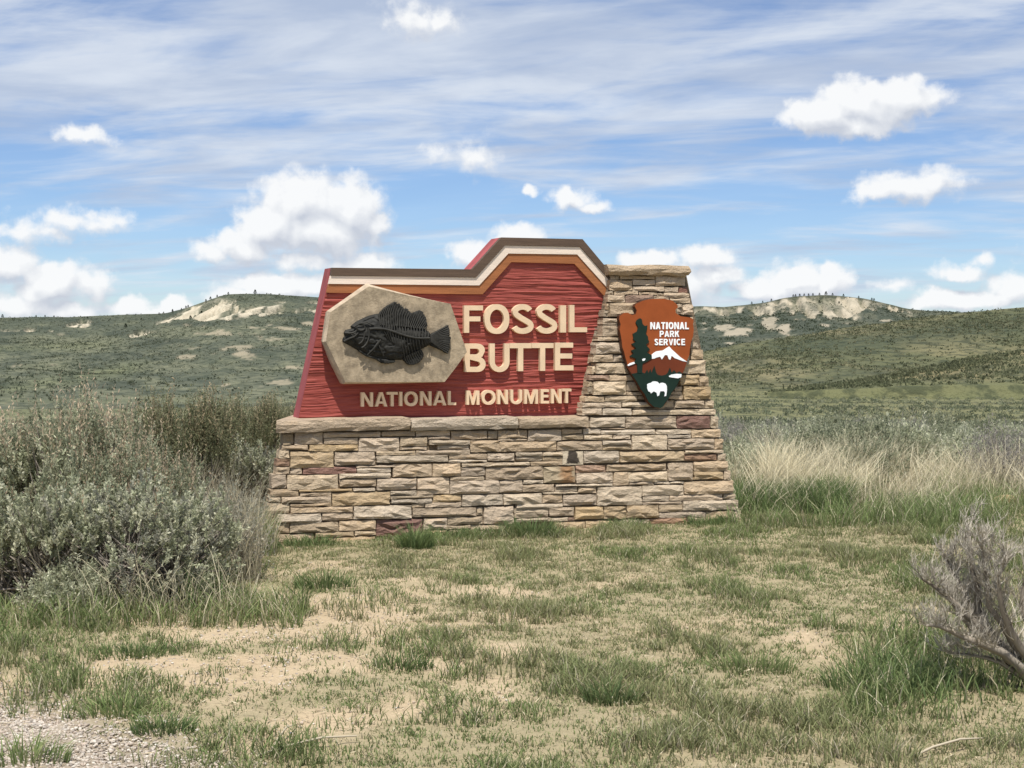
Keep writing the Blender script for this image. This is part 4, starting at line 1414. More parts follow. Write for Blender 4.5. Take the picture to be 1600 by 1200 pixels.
def z6(*pts): return [(890 + x / 6.667, 525 + y / 6.667) for x, y in pts]
def z5(*pts): return [(900 + x / 7.273, 405 + y / 7.273) for x, y in pts]


mount = z6((596, 320), (610, 306), (680, 285), (760, 262), (850, 232), (940, 215), (1030, 190), (1100, 232), (1218, 272), (1206, 318), (1172, 392), (1060, 412), (900, 412), (740, 400), (645, 392))
flat_part('mountain', mount, .004, .001, M_PLAQUEDK)
green = z6((643, 394), (690, 385), (735, 372), (780, 390), (805, 350), (818, 388), (838, 345), (850, 385), (880, 310), (898, 382), (915, 405), (960, 412), (1000, 402), (1020, 380), (1042, 330), (1060, 384), (1085, 355), (1110, 386), (1140, 368), (1172, 392), (1100, 540), (1062, 586), (1028, 650), (965, 738), (942, 750), (880, 742), (820, 688), (780, 608), (740, 555), (700, 480))
flat_part('forest', green, .008, .001, M_PGREEN)
tree_out = z5((722, 670), (742, 684), (752, 738), (778, 760), (806, 752), (800, 800), (788, 845), (812, 880), (815, 905)) + z6((808, 25), (825, 62), (790, 92), (832, 138), (800, 170), (850, 198), (852, 236), (800, 268), (756, 288), (750, 386), (702, 386), (698, 292), (668, 280), (690, 238), (622, 212), (662, 182), (635, 152), (690, 130), (640, 84), (688, 62), (655, 32)) + z5((650, 905), (640, 850), (690, 822), (702, 775), (674, 722), (690, 690))
flat_part('pine_emblem', tree_out, .011, .001, M_PGREEN)
flat_part('snow_cap', z6((843, 206), (870, 180), (900, 160), (970, 150), (1035, 108), (1062, 140), (1090, 165), (1150, 220), (1222, 268), (1180, 262), (1090, 230), (1060, 205), (1046, 248), (1030, 240), (1015, 200), (990, 198), (958, 245), (940, 215), (900, 225), (880, 235), (852, 238)), .0065, .001, M_PWHITE)
for q in (z6((600, 303), (630, 282), (665, 270), (676, 285), (640, 300), (604, 312)), z6((748, 242), (770, 232), (786, 236), (774, 256), (754, 260)), z6((1028, 416), (1060, 400), (1110, 393), (1160, 396), (1156, 428), (1122, 440), (1060, 432), (1030, 426))):
    flat_part('snow_patch', q, .013, .001, M_PWHITE)
flat_part('bison_emblem', z6((802, 505), (815, 495), (845, 486), (858, 474), (885, 471), (910, 477), (930, 498), (945, 488), (965, 486), (992, 496), (1006, 520), (1008, 560), (1000, 622), (982, 628), (988, 592), (976, 574), (938, 575), (926, 618), (908, 628), (900, 590), (870, 576), (842, 598), (832, 582), (815, 576), (803, 545)), .013, .001, M_PWHITE)


def plaque_word(word, boxes, mat):
    for ch, (u0, v0, u1, v1) in zip(word, boxes):
        lp = letter(ch, u0, v0, u1, v1, 0, 0, None, None, .215, (YA, BT))
        o = prism('letter', lp, -.006, .001, mat, plq)
        me = o.data
        co = np.empty(len(me.vertices) * 3, np.float32); me.vertices.foreach_get('co', co); co = co.reshape(-1, 3)
        co[:, 1] += YA + BT * co[:, 2]
        me.vertices.foreach_set('co', co.ravel()); me.update()


def word_boxes(word, u0, u1, v0, v1, sl=0.0):
    wd = dict(I=.42, M=1.3, N=1.08, A=1.05, O=1.1, T=.92, L=.86, P=.95, R=1.0, K=1.0, S=.9, E=.85, V=1.02, C=.95)
    gap = .17
    tot = sum(wd[c] for c in word) + gap * (len(word) - 1)
    x = 0; out = []
    for c in word:
        a, b = u0 + (u1 - u0) * x / tot, u0 + (u1 - u0) * (x + wd[c]) / tot
        out.append((a, v0, b, v1)); x += wd[c] + gap
    return out


plaque_word('NATIONAL', word_boxes('NATIONAL', 1015.8, 1076.0, 503.4, 514.4), M_PWHITE)
plaque_word('PARK', word_boxes('PARK', 1030.5, 1061.0, 516.8, 526.6), M_PWHITE)
plaque_word('SERVICE', word_boxes('SERVICE', 1022.3, 1070.0, 529.4, 539.4), M_PWHITE)


# ------------------------------------------------------------------ plants
def leaf_tris(P, D, L, Wd, side):
    """pointed leaves: base points P, directions D (unit), lengths L, widths Wd; returns verts, quads (a kite)"""
    S_ = np.cross(D, side); S_ /= np.linalg.norm(S_, axis=1, keepdims=True) + 1e-9
    a = P
    m = P + D * (L * .55)[:, None]
    V = np.stack([a, m + S_ * Wd[:, None] * .5, P + D * L[:, None], m - S_ * Wd[:, None] * .5], 1).reshape(-1, 3)
    Fq = np.arange(len(P) * 4).reshape(-1, 4)
    return V, Fq


def unit(v): return v / (np.linalg.norm(v, axis=-1, keepdims=True) + 1e-9)


def sage_mesh(seed, w, h, nspray, leaves, pal, upright=.75, leafL=.030, leafW=.010, stalk=0, stalkcol=(.33, .25, .17), bare=0.0, spl=.13, woody=14):
    """a bush: woody stems, and sprays of small leaves spread through an uneven dome. Returns (foliage mesh, stem mesh)"""
    g = np.random.default_rng(seed)
    R = w / 2
    # lobes give the uneven outline
    nl = 15
    la = g.uniform(0, math.tau, nl); lr = np.sqrt(g.uniform(0.02, 1, nl)) * R * .72
    lx, ly = lr * np.cos(la), lr * np.sin(la)
    lh = h * (1.0 - .45 * (lr / R) ** 2) * g.uniform(.66, 1.06, nl)
    lw = R * g.uniform(.24, .40, nl)
    k = g.integers(0, nl, nspray)
    dirs = unit(g.normal(size=(nspray, 3))); dirs[:, 2] = np.abs(dirs[:, 2]) * 1.1 - .25
    dirs = unit(dirs)
    rad = g.uniform(.45, 1.0, nspray) ** .6
    C = np.stack([lx[k], ly[k], np.zeros(nspray)], 1)
    P = C + dirs * rad[:, None] * lw[k][:, None] * np.array([1, 1, 1.15])
    P[:, 2] = P[:, 2] + (lh[k] - lw[k] * 1.15) * g.uniform(.72, 1.0, nspray)
    low = g.random(nspray) < .10
    P[low, 2] *= g.uniform(.3, .8, low.sum())
    P[:, 2] = np.maximum(P[:, 2], .05 * h)
    out = unit(P - np.array([0, 0, h * .1]))
    A = unit(out * (1 - upright) + np.array([0, 0, 1.0]) * upright + g.normal(size=(nspray, 3)) * .22)
    SL = spl * g.uniform(.6, 1.5, nspray)
    n = nspray * leaves
    sp = np.repeat(np.arange(nspray), leaves)
    t = np.tile(np.linspace(0.0, 1, leaves), nspray) + g.uniform(-.04, .04, n)
    base = P[sp] + A[sp] * (t * SL[sp])[:, None]
    D = unit(A[sp] * .9 + unit(g.normal(size=(n, 3))) * .85)
    L = leafL * g.uniform(.6, 1.3, n); Wd = leafW * g.uniform(.7, 1.3, n)
    keep = g.random(n) > bare
    V, Fq = leaf_tris(base[keep], D[keep], L[keep], Wd[keep], unit(g.normal(size=(n, 3)))[keep])
    pal = np.array(pal)
    ci = g.integers(0, len(pal), nspray)
    cs = pal[ci] * g.uniform(.8, 1.2, (nspray, 1))
    col = cs[sp][keep] * g.uniform(.85, 1.15, (keep.sum(), 1))
    col = np.repeat(col, 4, 0)
    Vs, Fs, Cs = [V], [Fq], [col]
    if stalk:
        # last year's seed stalks stand over the crown
        kk = g.integers(0, nspray, stalk)
        hi = P[kk][:, 2] > h * .5
        kk = kk[hi]; m = len(kk); per = 14
        q = np.repeat(kk, per)
        A2 = unit(np.array([0, 0, 1.0]) + g.normal(size=(m, 3)) * .16)
        tt = np.tile(np.linspace(0, 1, per), m)
        ln = g.uniform(.14, .30, m)
        bs = P[q] + np.repeat(A2 * ln[:, None], per, 0) * tt[:, None]
        Dd = unit(np.repeat(A2, per, 0) + g.normal(size=(m * per, 3)) * .45)
        v2, f2 = leaf_tris(bs, Dd, g.uniform(.018, .034, m * per), g.uniform(.006, .011, m * per), unit(g.normal(size=(m * per, 3))))
        Vs.append(v2); Fs.append(f2 + len(V)); Cs.append(np.repeat(np.array(stalkcol) * g.uniform(.75, 1.25, (m * per, 1)), 4, 0))
    fol = np_mesh('foliage', np.concatenate(Vs), np.concatenate(Fs), M_LEAF, np.concatenate(Cs))
    paths = []
    rr = random.Random(seed)
    for i in range(woody):
        tgt = P[int(g.integers(0, nspray))]
        b = Vector((rr.uniform(-.07, .07) * w, rr.uniform(-.07, .07) * w, -.03))
        tg = Vector(tgt)
        mid = b.lerp(tg, .45) + Vector((rr.uniform(-.05, .05), rr.uniform(-.05, .05), -.04 * h))
        r0 = rr.uniform(.009, .017) * min(1.2, w)
        paths.append(([b, b.lerp(mid, .5) + Vector((rr.uniform(-.03, .03), rr.uniform(-.03, .03), 0)), mid, mid.lerp(tg, .6) + Vector((rr.uniform(-.04, .04), rr.uniform(-.04, .04), .02)), tg], [r0, r0 * .85, r0 * .65, r0 * .45, r0 * .2]))
        for j in range(5):
            tg2 = Vector(P[int(g.integers(0, nspray))])
            if (tg2 - mid).length < .55 * w:
                paths.append(([mid, mid.lerp(tg2, .5) + Vector((rr.uniform(-.03, .03), rr.uniform(-.03, .03), -.02)), tg2], [r0 * .5, r0 * .34, r0 * .14]))
    Vt, Ft = tube_mesh(paths, 4)
    stem = np_mesh('stems', Vt, Ft, M_WOOD, smooth=True)
    return fol, stem


SAGE = [(.39, .405, .27), (.48, .49, .345), (.32, .335, .22), (.60, .59, .44)]
SAGED = [(.27, .29, .19), (.33, .345, .23), (.22, .24, .155), (.39, .39, .27)]
OLIVE = [(.18, .19, .105), (.22, .225, .13), (.15, .16, .09), (.29, .275, .17)]
PALE = [(.30, .30, .235), (.36, .35, .275), (.25, .25, .195), (.42, .385, .30)]
TYPES = {
    'big': sage_mesh(1, 1.15, .84, 1000, 30, SAGE, .60, leafL=.027, leafW=.012, spl=.08, woody=34, stalk=40),
    'big2': sage_mesh(2, 1.25, .88, 900, 30, SAGE + PALE[:2], .55, leafL=.027, leafW=.012, spl=.08, bare=.06, woody=44, stalk=30),
    'stalk': sage_mesh(3, 1.35, 1.0, 1150, 24, SAGED + SAGE[:2], .75, leafL=.026, leafW=.011, stalk=520, stalkcol=(.56, .45, .32), spl=.12, woody=22),
    'grease': sage_mesh(4, .85, 1.10, 1050, 20, OLIVE, .9, leafL=.028, leafW=.008, stalk=320, stalkcol=(.40, .33, .21), spl=.18, woody=24),
    'scrag': sage_mesh(5, 1.05, .60, 420, 14, PALE, .5, bare=.35, woody=44),
    'low': sage_mesh(6, 1.0, .55, 480, 14, SAGE, .6, leafL=.04, leafW=.014, woody=8),
    'low2': sage_mesh(8, 1.1, .60, 460, 14, SAGED, .6, leafL=.04, leafW=.014, woody=8),
    'grey': sage_mesh(9, 1.0, .65, 360, 12, [(.30, .28, .25), (.24, .225, .21), (.35, .32, .28)], .5, leafL=.04, leafW=.009, bare=.3, woody=40),
}


def plant(kind, x, y, scale, rot, name, label, cat, group=None, zs_=1.0, sink=.02):
    e = link(name, None)
    e.location = (x, y, float(ground_z(x, y)) - sink)
    e.rotation_euler = (0, 0, rot); e.scale = (scale, scale, scale * zs_)
    tag(e, label, cat, group)
    link('foliage', TYPES[kind][0], e); link('stems', TYPES[kind][1], e)
    return e


def at_r(u, y): return (u - 800) / F * y, y


# bushes close to the viewer on the left: (photo u, distance, kind, scale, height factor, label)
NEAR = [
    (35, 9.0, 'big', 1.02, 1.0, 'grey green sagebrush at the left edge, front row of the thicket'),
    (205, 8.9, 'big2', 1.0, .95, 'pale grey sagebrush at the front of the thicket, above the green grass'),
    (330, 9.9, 'scrag', .95, 1.15, 'straggly half bare sagebrush between front thicket and stone wall'),
    (110, 10.6, 'stalk', 1.1, 1.14, 'tall sagebrush topped with tan seed stalks in the left thicket'),
    (-10, 10.8, 'big', 1.15, 1.0, 'broad sagebrush cut off by the left edge of the picture'),
    (222, 10.5, 'stalk', .8, 1.2, 'short tan tipped sagebrush in the middle of the left thicket'),
    (292, 12.0, 'grease', 1.06, 1.06, 'dark olive upright bush that tops the left thicket'),
    (215, 13.6, 'grease', .8, 1.1, 'small dark bush peeping over the tan seed stalks'),
    (395, 14.8, 'grease', .85, 1.12, 'dark green bush behind the left end of the stone wall'),
    (452, 15.6, 'grease', .8, 1.15, 'dark bush half hidden by the red board and coping'),
    (378, 12.8, 'big2', .95, .95, 'grey sagebrush next to the left end of the wall'),
    (345, 11.4, 'scrag', .85, 1.1, 'thin grey bush among dry grass left of the wall'),
    (40, 13.0, 'stalk', .95, .92, 'tan stalked sagebrush at the back of the thicket'),
    (100, 8.6, 'low', .62, .9, 'small low sagebrush at the foot of the front row'),
    (265, 8.75, 'low2', .5, .9, 'little blue green sagebrush low in the front grass'),
]
for (u, y, k, sc, zf, lb) in NEAR:
    x, yy = at_r(u, y)
    plant(k, x, yy, sc, random.uniform(0, 6.28), 'sagebrush' if k != 'grease' else 'greasewood_bush', lb, 'bush', 'bushes of the thicket left of the wall', zf)


def clear_of_sign(x, y):
    dx, dy = x - BASE.x, y - BASE.y
    s, t = dx * CA + dy * SA, -dx * SA + dy * CA
    return not (-2.6 < s < 2.6 and -6 < t < 1.9)


cnt = {'l': 0, 'r': 0}
placed = []
tries = 0
while len(placed) < 250 and tries < 20000:
    tries += 1
    y = math.exp(random.uniform(math.log(14.0), math.log(52)))
    u = random.uniform(-60, 1660)
    x, _ = at_r(u, y)
    right = u > 800
    if 480 < u < 1085 and y < 40: continue
    if right and y < 15.2: continue
    if not right and y < 14: continue
    if not clear_of_sign(x, y): continue
    mind = .62 + y * .008
    if any((x - a) ** 2 + (y - b) ** 2 < mind ** 2 for a, b in placed): continue
    placed.append((x, y))
    k = random.choices(['low', 'low2', 'grey', 'scrag', 'grease'], [.42, .3, .13, .1, .05])[0]
    far = y > 28
    if right:
        lb = ('small grey green sagebrush in the far scrub right of the pillar' if far else 'grey green sagebrush behind the pale dry grass right of the pillar')
        gp = 'scrub to the right of the pillar'
        if k in ('grey', 'scrag'):
            lb = 'greyish half bare sagebrush in the scrub right of the pillar'
    else:
        lb = ('small grey green sagebrush in the far scrub left of the sign' if far else 'grey green sagebrush behind the thicket left of the sign')
        gp = 'scrub to the left of the sign'
    if k == 'grease':
        k = 'low2'
    plant(k, x, y, random.uniform(.75, 1.15), random.uniform(0, 6.28), 'sagebrush', lb, 'bush', gp, random.uniform(.8, 1.15), .04)


def brush_cover():
    """the sea of sagebrush farther out, too many to count"""
    g = np.random.default_rng(44)
    n = 15000
    y = np.exp(g.uniform(math.log(46), math.log(520), n)); u = g.uniform(-150, 1750, n)
    x = (u - 800) / F * y
    dens = fbm(x * .015, y * .03, 6.0, 4)
    keep = (dens > .45) | (y < 75)
    hidden = (u > 480) & (u < 1060)
    keep &= ~hidden | (g.random(n) < .15)
    x, y, u = x[keep], y[keep], u[keep]; n = len(x)
    z = ground_z(x, y)
    _, vv = to_uv(x, y, z)
    bankm = (u > 1100) & (np.abs(vv - 662) < 4) & (g.random(n) < .8)
    x, y, z = x[~bankm], y[~bankm], z[~bankm]; n = len(x)
    per = 22
    s = g.uniform(.45, 1.0, n)
    k = np.repeat(np.arange(n), per); m = n * per
    d = unit(g.normal(size=(m, 3))); d[:, 2] = np.abs(d[:, 2])
    P = np.stack([x, y, z], 1)[k] + d * (s[k] * g.uniform(.25, .8, m))[:, None] * np.array([.75, .75, .62])
    D = unit(d + g.normal(size=(m, 3)) * .5 + np.array([0, 0, .5]))
    L = s[k] * g.uniform(.20, .42, m); Wd = L * .55
    V, Fq = leaf_tris(P, D, L, Wd, unit(g.normal(size=(m, 3))))
    pal = np.array([(.18, .20, .125), (.22, .235, .155), (.14, .16, .10), (.26, .265, .18)])
    c = pal[g.integers(0, 4, n)] * g.uniform(.8, 1.2, (n, 1))
    col = np.repeat(c[k] * g.uniform(.85, 1.15, (m, 1)), 4, 0)
    tag(link('sagebrush_cover', np_mesh('sagebrush_cover', V, Fq, M_LEAF, col)), 'grey green sagebrush spreading over the valley floor to the hills', 'sagebrush', kind='stuff')


brush_cover()


def hill_brush(hill, n, smin, smax, pal, seed, per, scale, ymax, vmin):
    """brush on the slopes: leafy clumps standing on the hill surface, thicker in the draws"""
    Uf, Vf, Vv, Sg = hill
    g = np.random.default_rng(seed)
    nr, na = Sg.shape
    w = np.where((Sg > 0.01) & (Sg < 1.0) & (Uf > -80) & (Uf < 1680) & (Vv[..., 1] < ymax), 1.0, 0.0)
    f = fbm(Vv[..., 0] / scale, Vv[..., 1] / scale * .5, seed * 1.7, 5, .6)
    w = w * (.22 + sstep(f, .44, .64)) * np.sqrt(np.maximum(Vv[..., 1], 1) / 400)
    att = hill_rock[seed]
    w = w * (1 - np.clip(att, 0, 1) * .93)
    w = w[:-1, :-1].ravel(); w = w / w.sum()
    k = g.choice(len(w), n, p=w)
    i, j = k // (na - 1), k % (na - 1)
    a, b = g.random(n)[:, None], g.random(n)[:, None]
    P = (Vv[i, j] * (1 - a) + Vv[i + 1, j] * a) * (1 - b) + (Vv[i, j + 1] * (1 - a) + Vv[i + 1, j + 1] * a) * b
    s = g.uniform(smin, smax, n) * (.6 + P[:, 1] / ymax * .7)
    q = np.repeat(np.arange(n), per); m = n * per
    d = unit(g.normal(size=(m, 3))); d[:, 2] = np.abs(d[:, 2])
    B = P[q] + d * (s[q] * g.uniform(.1, .7, m))[:, None] * np.array([1.1, 1.1, .5])
    D = unit(d + g.normal(size=(m, 3)) * .4 + np.array([0, 0, .4]))
    L = s[q] * g.uniform(.5, .9, m)
    V, Fq = leaf_tris(B, D, L, L * .7, unit(g.normal(size=(m, 3))))
    c = np.array(pal)[g.integers(0, len(pal), n)] * g.uniform(.75, 1.25, (n, 1))
    tag(link('hillside_brush', np_mesh('hillside_brush', V, Fq, M_LEAF, np.repeat(c[q], 4, 0))), 'dark brush dotted over the slopes of the hills', 'brush', kind='stuff')


BP = [(.085, .10, .062), (.11, .125, .08), (.07, .085, .055), (.15, .155, .10)]
hill_brush(HL, 15000, 1.0, 2.6, [(.115, .13, .085), (.14, .152, .10), (.10, .115, .075), (.17, .175, .12)], 1, 5, 120., 2950, 0)
hill_brush(HR, 7000, 1.2, 3.0, BP[:3], 2, 5, 110., 2750, 0)
hill_brush(HN, 7000, .55, 1.2, [(.15, .16, .09), (.18, .185, .11), (.12, .13, .075), (.21, .20, .12)], 3, 6, 60., 890, 0)
hill_brush(HS, 2600, .5, 1.0, [(.15, .16, .09), (.18, .185, .11), (.12, .13, .075)], 4, 6, 40., 475, 0)


# ---- grass
def blades(P, hgt, wid, lean, az, col0, col1, curve=1.0, seed=0):
    """three-segment blades: P base points, hgt heights, lean = tip offset share, az lean direction"""
    n = len(P)
    g = np.random.default_rng(seed)
    ax = np.stack([np.cos(az), np.sin(az), np.zeros(n)], 1)
    sa = g.uniform(0, math.tau, n)
    sd_ = np.stack([np.cos(sa), np.sin(sa), np.zeros(n)], 1) * (wid * .5)[:, None]
    up = np.array([0, 0, 1.0])
    out = []
    for t, wk in ((0, 1.0), (.45, .85), (.8, .5)):
        c = P + up * (hgt * (t - .22 * curve * lean * t * t))[:, None] + ax * (hgt * lean * t ** 1.8)[:, None]
        out += [c - sd_ * wk, c + sd_ * wk]
    tip = P + up * (hgt * (1 - .3 * curve * lean))[:, None] + ax * (hgt * lean)[:, None]
    out.append(tip)
    V = np.stack(out, 1).reshape(-1, 3)
    b = np.arange(n)[:, None] * 7
    Fq = np.concatenate([b + np.array([[0, 1, 3, 2]]), b + np.array([[2, 3, 5, 4]])])
    Ft = b + np.array([[4, 5, 6]])
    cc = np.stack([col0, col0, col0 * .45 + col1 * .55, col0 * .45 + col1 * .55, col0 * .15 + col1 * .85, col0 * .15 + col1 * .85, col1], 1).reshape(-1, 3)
    return V, Fq, Ft, cc


def make_blades(name, parts, loc=None):
    Vs, Qs, Ts, Cs, base = [], [], [], [], 0
    for V, q, t, c in parts:
        Vs.append(V); Qs.append(q + base); Ts.append(t + base); Cs.append(c); base += len(V)
    return np_mesh(name, np.concatenate(Vs), [np.concatenate(Qs), np.concatenate(Ts)], M_BLADE, np.concatenate(Cs))


GREEN = np.array([(.185, .24, .095), (.23, .275, .115), (.15, .205, .08), (.28, .295, .145)])
LUSH = np.array([(.13, .185, .075), (.16, .21, .085), (.19, .235, .10), (.11, .16, .068)])
STRAW = np.array([(.68, .61, .43), (.61, .54, .37), (.74, .67, .49), (.54, .48, .34)])
DULL = np.array([(.32, .29, .165), (.36, .33, .19), (.28, .265, .15), (.42, .35, .21)])


def pick(g, pal, n): return pal[g.integers(0, len(pal), n)] * g.uniform(.8, 1.2, (n, 1))


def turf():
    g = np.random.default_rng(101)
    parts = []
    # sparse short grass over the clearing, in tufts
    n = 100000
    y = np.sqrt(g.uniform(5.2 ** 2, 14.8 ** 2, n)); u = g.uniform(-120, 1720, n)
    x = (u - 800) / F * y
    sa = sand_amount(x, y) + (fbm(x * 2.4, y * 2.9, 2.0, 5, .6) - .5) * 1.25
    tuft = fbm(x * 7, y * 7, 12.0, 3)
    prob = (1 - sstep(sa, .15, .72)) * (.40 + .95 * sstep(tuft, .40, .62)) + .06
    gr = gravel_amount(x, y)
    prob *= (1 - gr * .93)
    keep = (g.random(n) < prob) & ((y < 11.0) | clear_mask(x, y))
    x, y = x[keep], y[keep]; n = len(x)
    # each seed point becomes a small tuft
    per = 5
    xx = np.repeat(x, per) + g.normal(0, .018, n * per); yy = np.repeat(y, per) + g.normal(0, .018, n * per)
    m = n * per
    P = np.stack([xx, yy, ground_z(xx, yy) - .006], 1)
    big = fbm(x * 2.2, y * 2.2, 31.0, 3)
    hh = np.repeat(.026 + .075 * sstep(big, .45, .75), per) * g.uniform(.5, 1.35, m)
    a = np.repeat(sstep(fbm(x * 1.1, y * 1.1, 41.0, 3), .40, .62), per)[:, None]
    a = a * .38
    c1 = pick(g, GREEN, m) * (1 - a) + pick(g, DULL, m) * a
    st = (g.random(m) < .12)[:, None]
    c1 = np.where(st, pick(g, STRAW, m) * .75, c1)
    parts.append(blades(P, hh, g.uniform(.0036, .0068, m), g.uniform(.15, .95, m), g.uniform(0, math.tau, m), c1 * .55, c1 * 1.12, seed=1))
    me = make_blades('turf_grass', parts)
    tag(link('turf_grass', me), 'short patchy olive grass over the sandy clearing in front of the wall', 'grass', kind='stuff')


def litter():
    g = np.random.default_rng(111)
    n = 26000
    y = np.sqrt(g.uniform(5.2 ** 2, 12.5 ** 2, n)); u = g.uniform(-100, 1700, n); x = (u - 800) / F * y
    k = clear_mask(x, y) & (fbm(x * 3.1, y * 3.1, 91.0, 3) > .42)
    x, y = x[k], y[k]; n = len(x)
    P = np.stack([x, y, ground_z(x, y) + .006], 1)
    a = g.uniform(0, math.tau, n)
    D = unit(np.stack([np.cos(a), np.sin(a), g.uniform(-.02, .28, n)], 1))
    V, Fq = leaf_tris(P, D, g.uniform(.015, .075, n), g.uniform(.0022, .0048, n), unit(np.stack([g.normal(0, .4, n), g.normal(0, .4, n), np.ones(n)], 1)))
    pal = np.array([(.45, .37, .24), (.36, .29, .19), (.20, .155, .105), (.52, .45, .32), (.12, .095, .07)])
    c = np.repeat(pal[g.integers(0, 5, n)] * g.uniform(.8, 1.2, (n, 1)), 4, 0)
    tag(link('dry_litter', np_mesh('dry_litter', V, Fq, M_DEAD, c)), 'bits of dry straw and twig littering the clearing', 'litter', kind='stuff')


def clear_mask(x, y):
    dx, dy = x - BASE.x, y - BASE.y
    s, t = dx * CA + dy * SA, -dx * SA + dy * CA
    return ~((s > -2.06) & (s < 2.22) & (t > -.03) & (t < 1.15))


turf()
litter()


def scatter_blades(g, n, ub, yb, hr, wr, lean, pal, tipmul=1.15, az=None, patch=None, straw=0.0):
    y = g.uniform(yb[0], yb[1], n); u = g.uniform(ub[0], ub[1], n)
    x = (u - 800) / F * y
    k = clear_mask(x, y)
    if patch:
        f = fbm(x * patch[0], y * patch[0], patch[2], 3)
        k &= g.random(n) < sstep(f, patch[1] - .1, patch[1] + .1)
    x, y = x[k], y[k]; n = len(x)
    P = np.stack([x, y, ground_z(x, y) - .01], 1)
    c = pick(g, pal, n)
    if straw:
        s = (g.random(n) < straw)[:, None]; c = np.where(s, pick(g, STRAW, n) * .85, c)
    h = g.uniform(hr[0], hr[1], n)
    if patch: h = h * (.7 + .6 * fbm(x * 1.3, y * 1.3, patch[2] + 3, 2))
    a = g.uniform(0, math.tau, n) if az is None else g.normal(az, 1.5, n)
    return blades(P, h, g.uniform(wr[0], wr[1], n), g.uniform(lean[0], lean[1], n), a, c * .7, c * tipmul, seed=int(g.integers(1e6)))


def tall_grass():
    g = np.random.default_rng(202)
    # pale dry bunch grass in a band right of the pillar
    parts = [scatter_blades(g, 7500, (1135, 1700), (14.0, 16.8), (.12, .62), (.0035, .006), (.1, .9), STRAW * 1.05, 1.1, .5, (1.5, .54, 51.)),
             scatter_blades(g, 3600, (1190, 1360), (14.0, 15.4), (.25, .84), (.0035, .006), (.15, .9), STRAW * 1.1, 1.15, .5, (1.6, .46, 52.)),
             scatter_blades(g, 2400, (1150, 1700), (13.2, 14.8), (.2, .55), (.0035, .006), (.5, 1.0), STRAW, 1.1, .2, (1.4, .5, 53.))]
    tag(link('dry_grass', make_blades('dry_grass', parts)), 'band of pale straw coloured bunch grass right of the pillar', 'dry grass', kind='stuff')
    parts = [scatter_blades(g, 13000, (1135, 1700), (12.2, 15.6), (.05, .30), (.004, .008), (.2, .9), (LUSH + GREEN) * .5, 1.3, None, (1.3, .50, 61.), .14),
             scatter_blades(g, 5000, (1140, 1330), (13.1, 14.4), (.16, .34), (.004, .008), (.2, .8), LUSH * .95, 1.25, None, (1.7, .42, 62.), .05),
             scatter_blades(g, 11000, (1170, 1720), (10.4, 13.4), (.05, .17), (.0035, .006), (.2, .9), GREEN * .85, 1.15, None, (1.1, .44, 63.), .06),
             scatter_blades(g, 3500, (1330, 1720), (6.2, 8.2), (.07, .22), (.004, .0075), (.2, .9), GREEN * .9, 1.2, None, (1.4, .42, 64.), .10),
             scatter_blades(g, 1700, (1370, 1720), (6.5, 7.4), (.08, .20), (.005, .009), (.2, .8), LUSH * 1.0, 1.25, None, (1.8, .45, 65.), .06)]
    tag(link('green_grass', make_blades('green_grass', parts)), 'taller green grass beside the pillar and under the dead shrub', 'grass', kind='stuff')
    parts = [scatter_blades(g, 3600, (-120, 470), (8.1, 8.9), (.06, .22), (.004, .0075), (.2, .9), GREEN, 1.2, None, (1.6, .48, 71.), .22),
             scatter_blades(g, 4600, (285, 480), (8.5, 9.8), (.10, .28), (.004, .0075), (.2, .8), LUSH * .9, 1.25, None, (1.3, .40, 72.), .06),
             scatter_blades(g, 2600, (-120, 120), (7.7, 8.6), (.07, .20), (.004, .007), (.2, .9), GREEN, 1.2, None, (1.3, .42, 73.), .06),
             scatter_blades(g, 2600, (230, 405), (9.5, 12.4), (.30, .72), (.0035, .006), (.1, .6), STRAW * .72, 1.1, None, (1.0, .44, 74.)),
             scatter_blades(g, 900, (40, 400), (8.3, 9.2), (.25, .52), (.0035, .0055), (.3, 1.0), STRAW * .85, 1.1, None, (1.0, .44, 77.)),
             scatter_blades(g, 2600, (380, 428), (10.8, 12.4), (.15, .42), (.0035, .006), (.1, .5), GREEN * 1.1, 1.2, None, (1.0, .36, 75.), .35)]
    tag(link('thicket_grass', make_blades('thicket_grass', parts)), 'green and straw grass growing through the thicket left of the wall', 'grass', kind='stuff')
    # fringe along the foot of the wall
    n = 5200
    s = g.uniform(-2.1, 2.25, n); t = -np.abs(g.normal(0, .13, n)) - .035
    x = BASE.x + s * CA - t * SA; y = BASE.y + s * SA + t * CA
    k = (fbm(s * 3.1, s * 0, 81.0, 3) > .43) & (np.abs(s + 1.1) > .32)
    x, y = x[k], y[k]; n = len(x)
    P = np.stack([x, y, ground_z(x, y) - .01], 1)
    c = pick(g, LUSH * 1.0, n)
    q = blades(P, g.uniform(.03, .12, n), g.uniform(.004, .007, n), g.uniform(.2, .9, n), g.uniform(0, math.tau, n), c * .75, c * 1.2, seed=5)
    tag(link('fringe_grass', make_blades('fringe_grass', [q])), 'low green fringe of grass along the foot of the wall', 'grass', kind='stuff')


tall_grass()

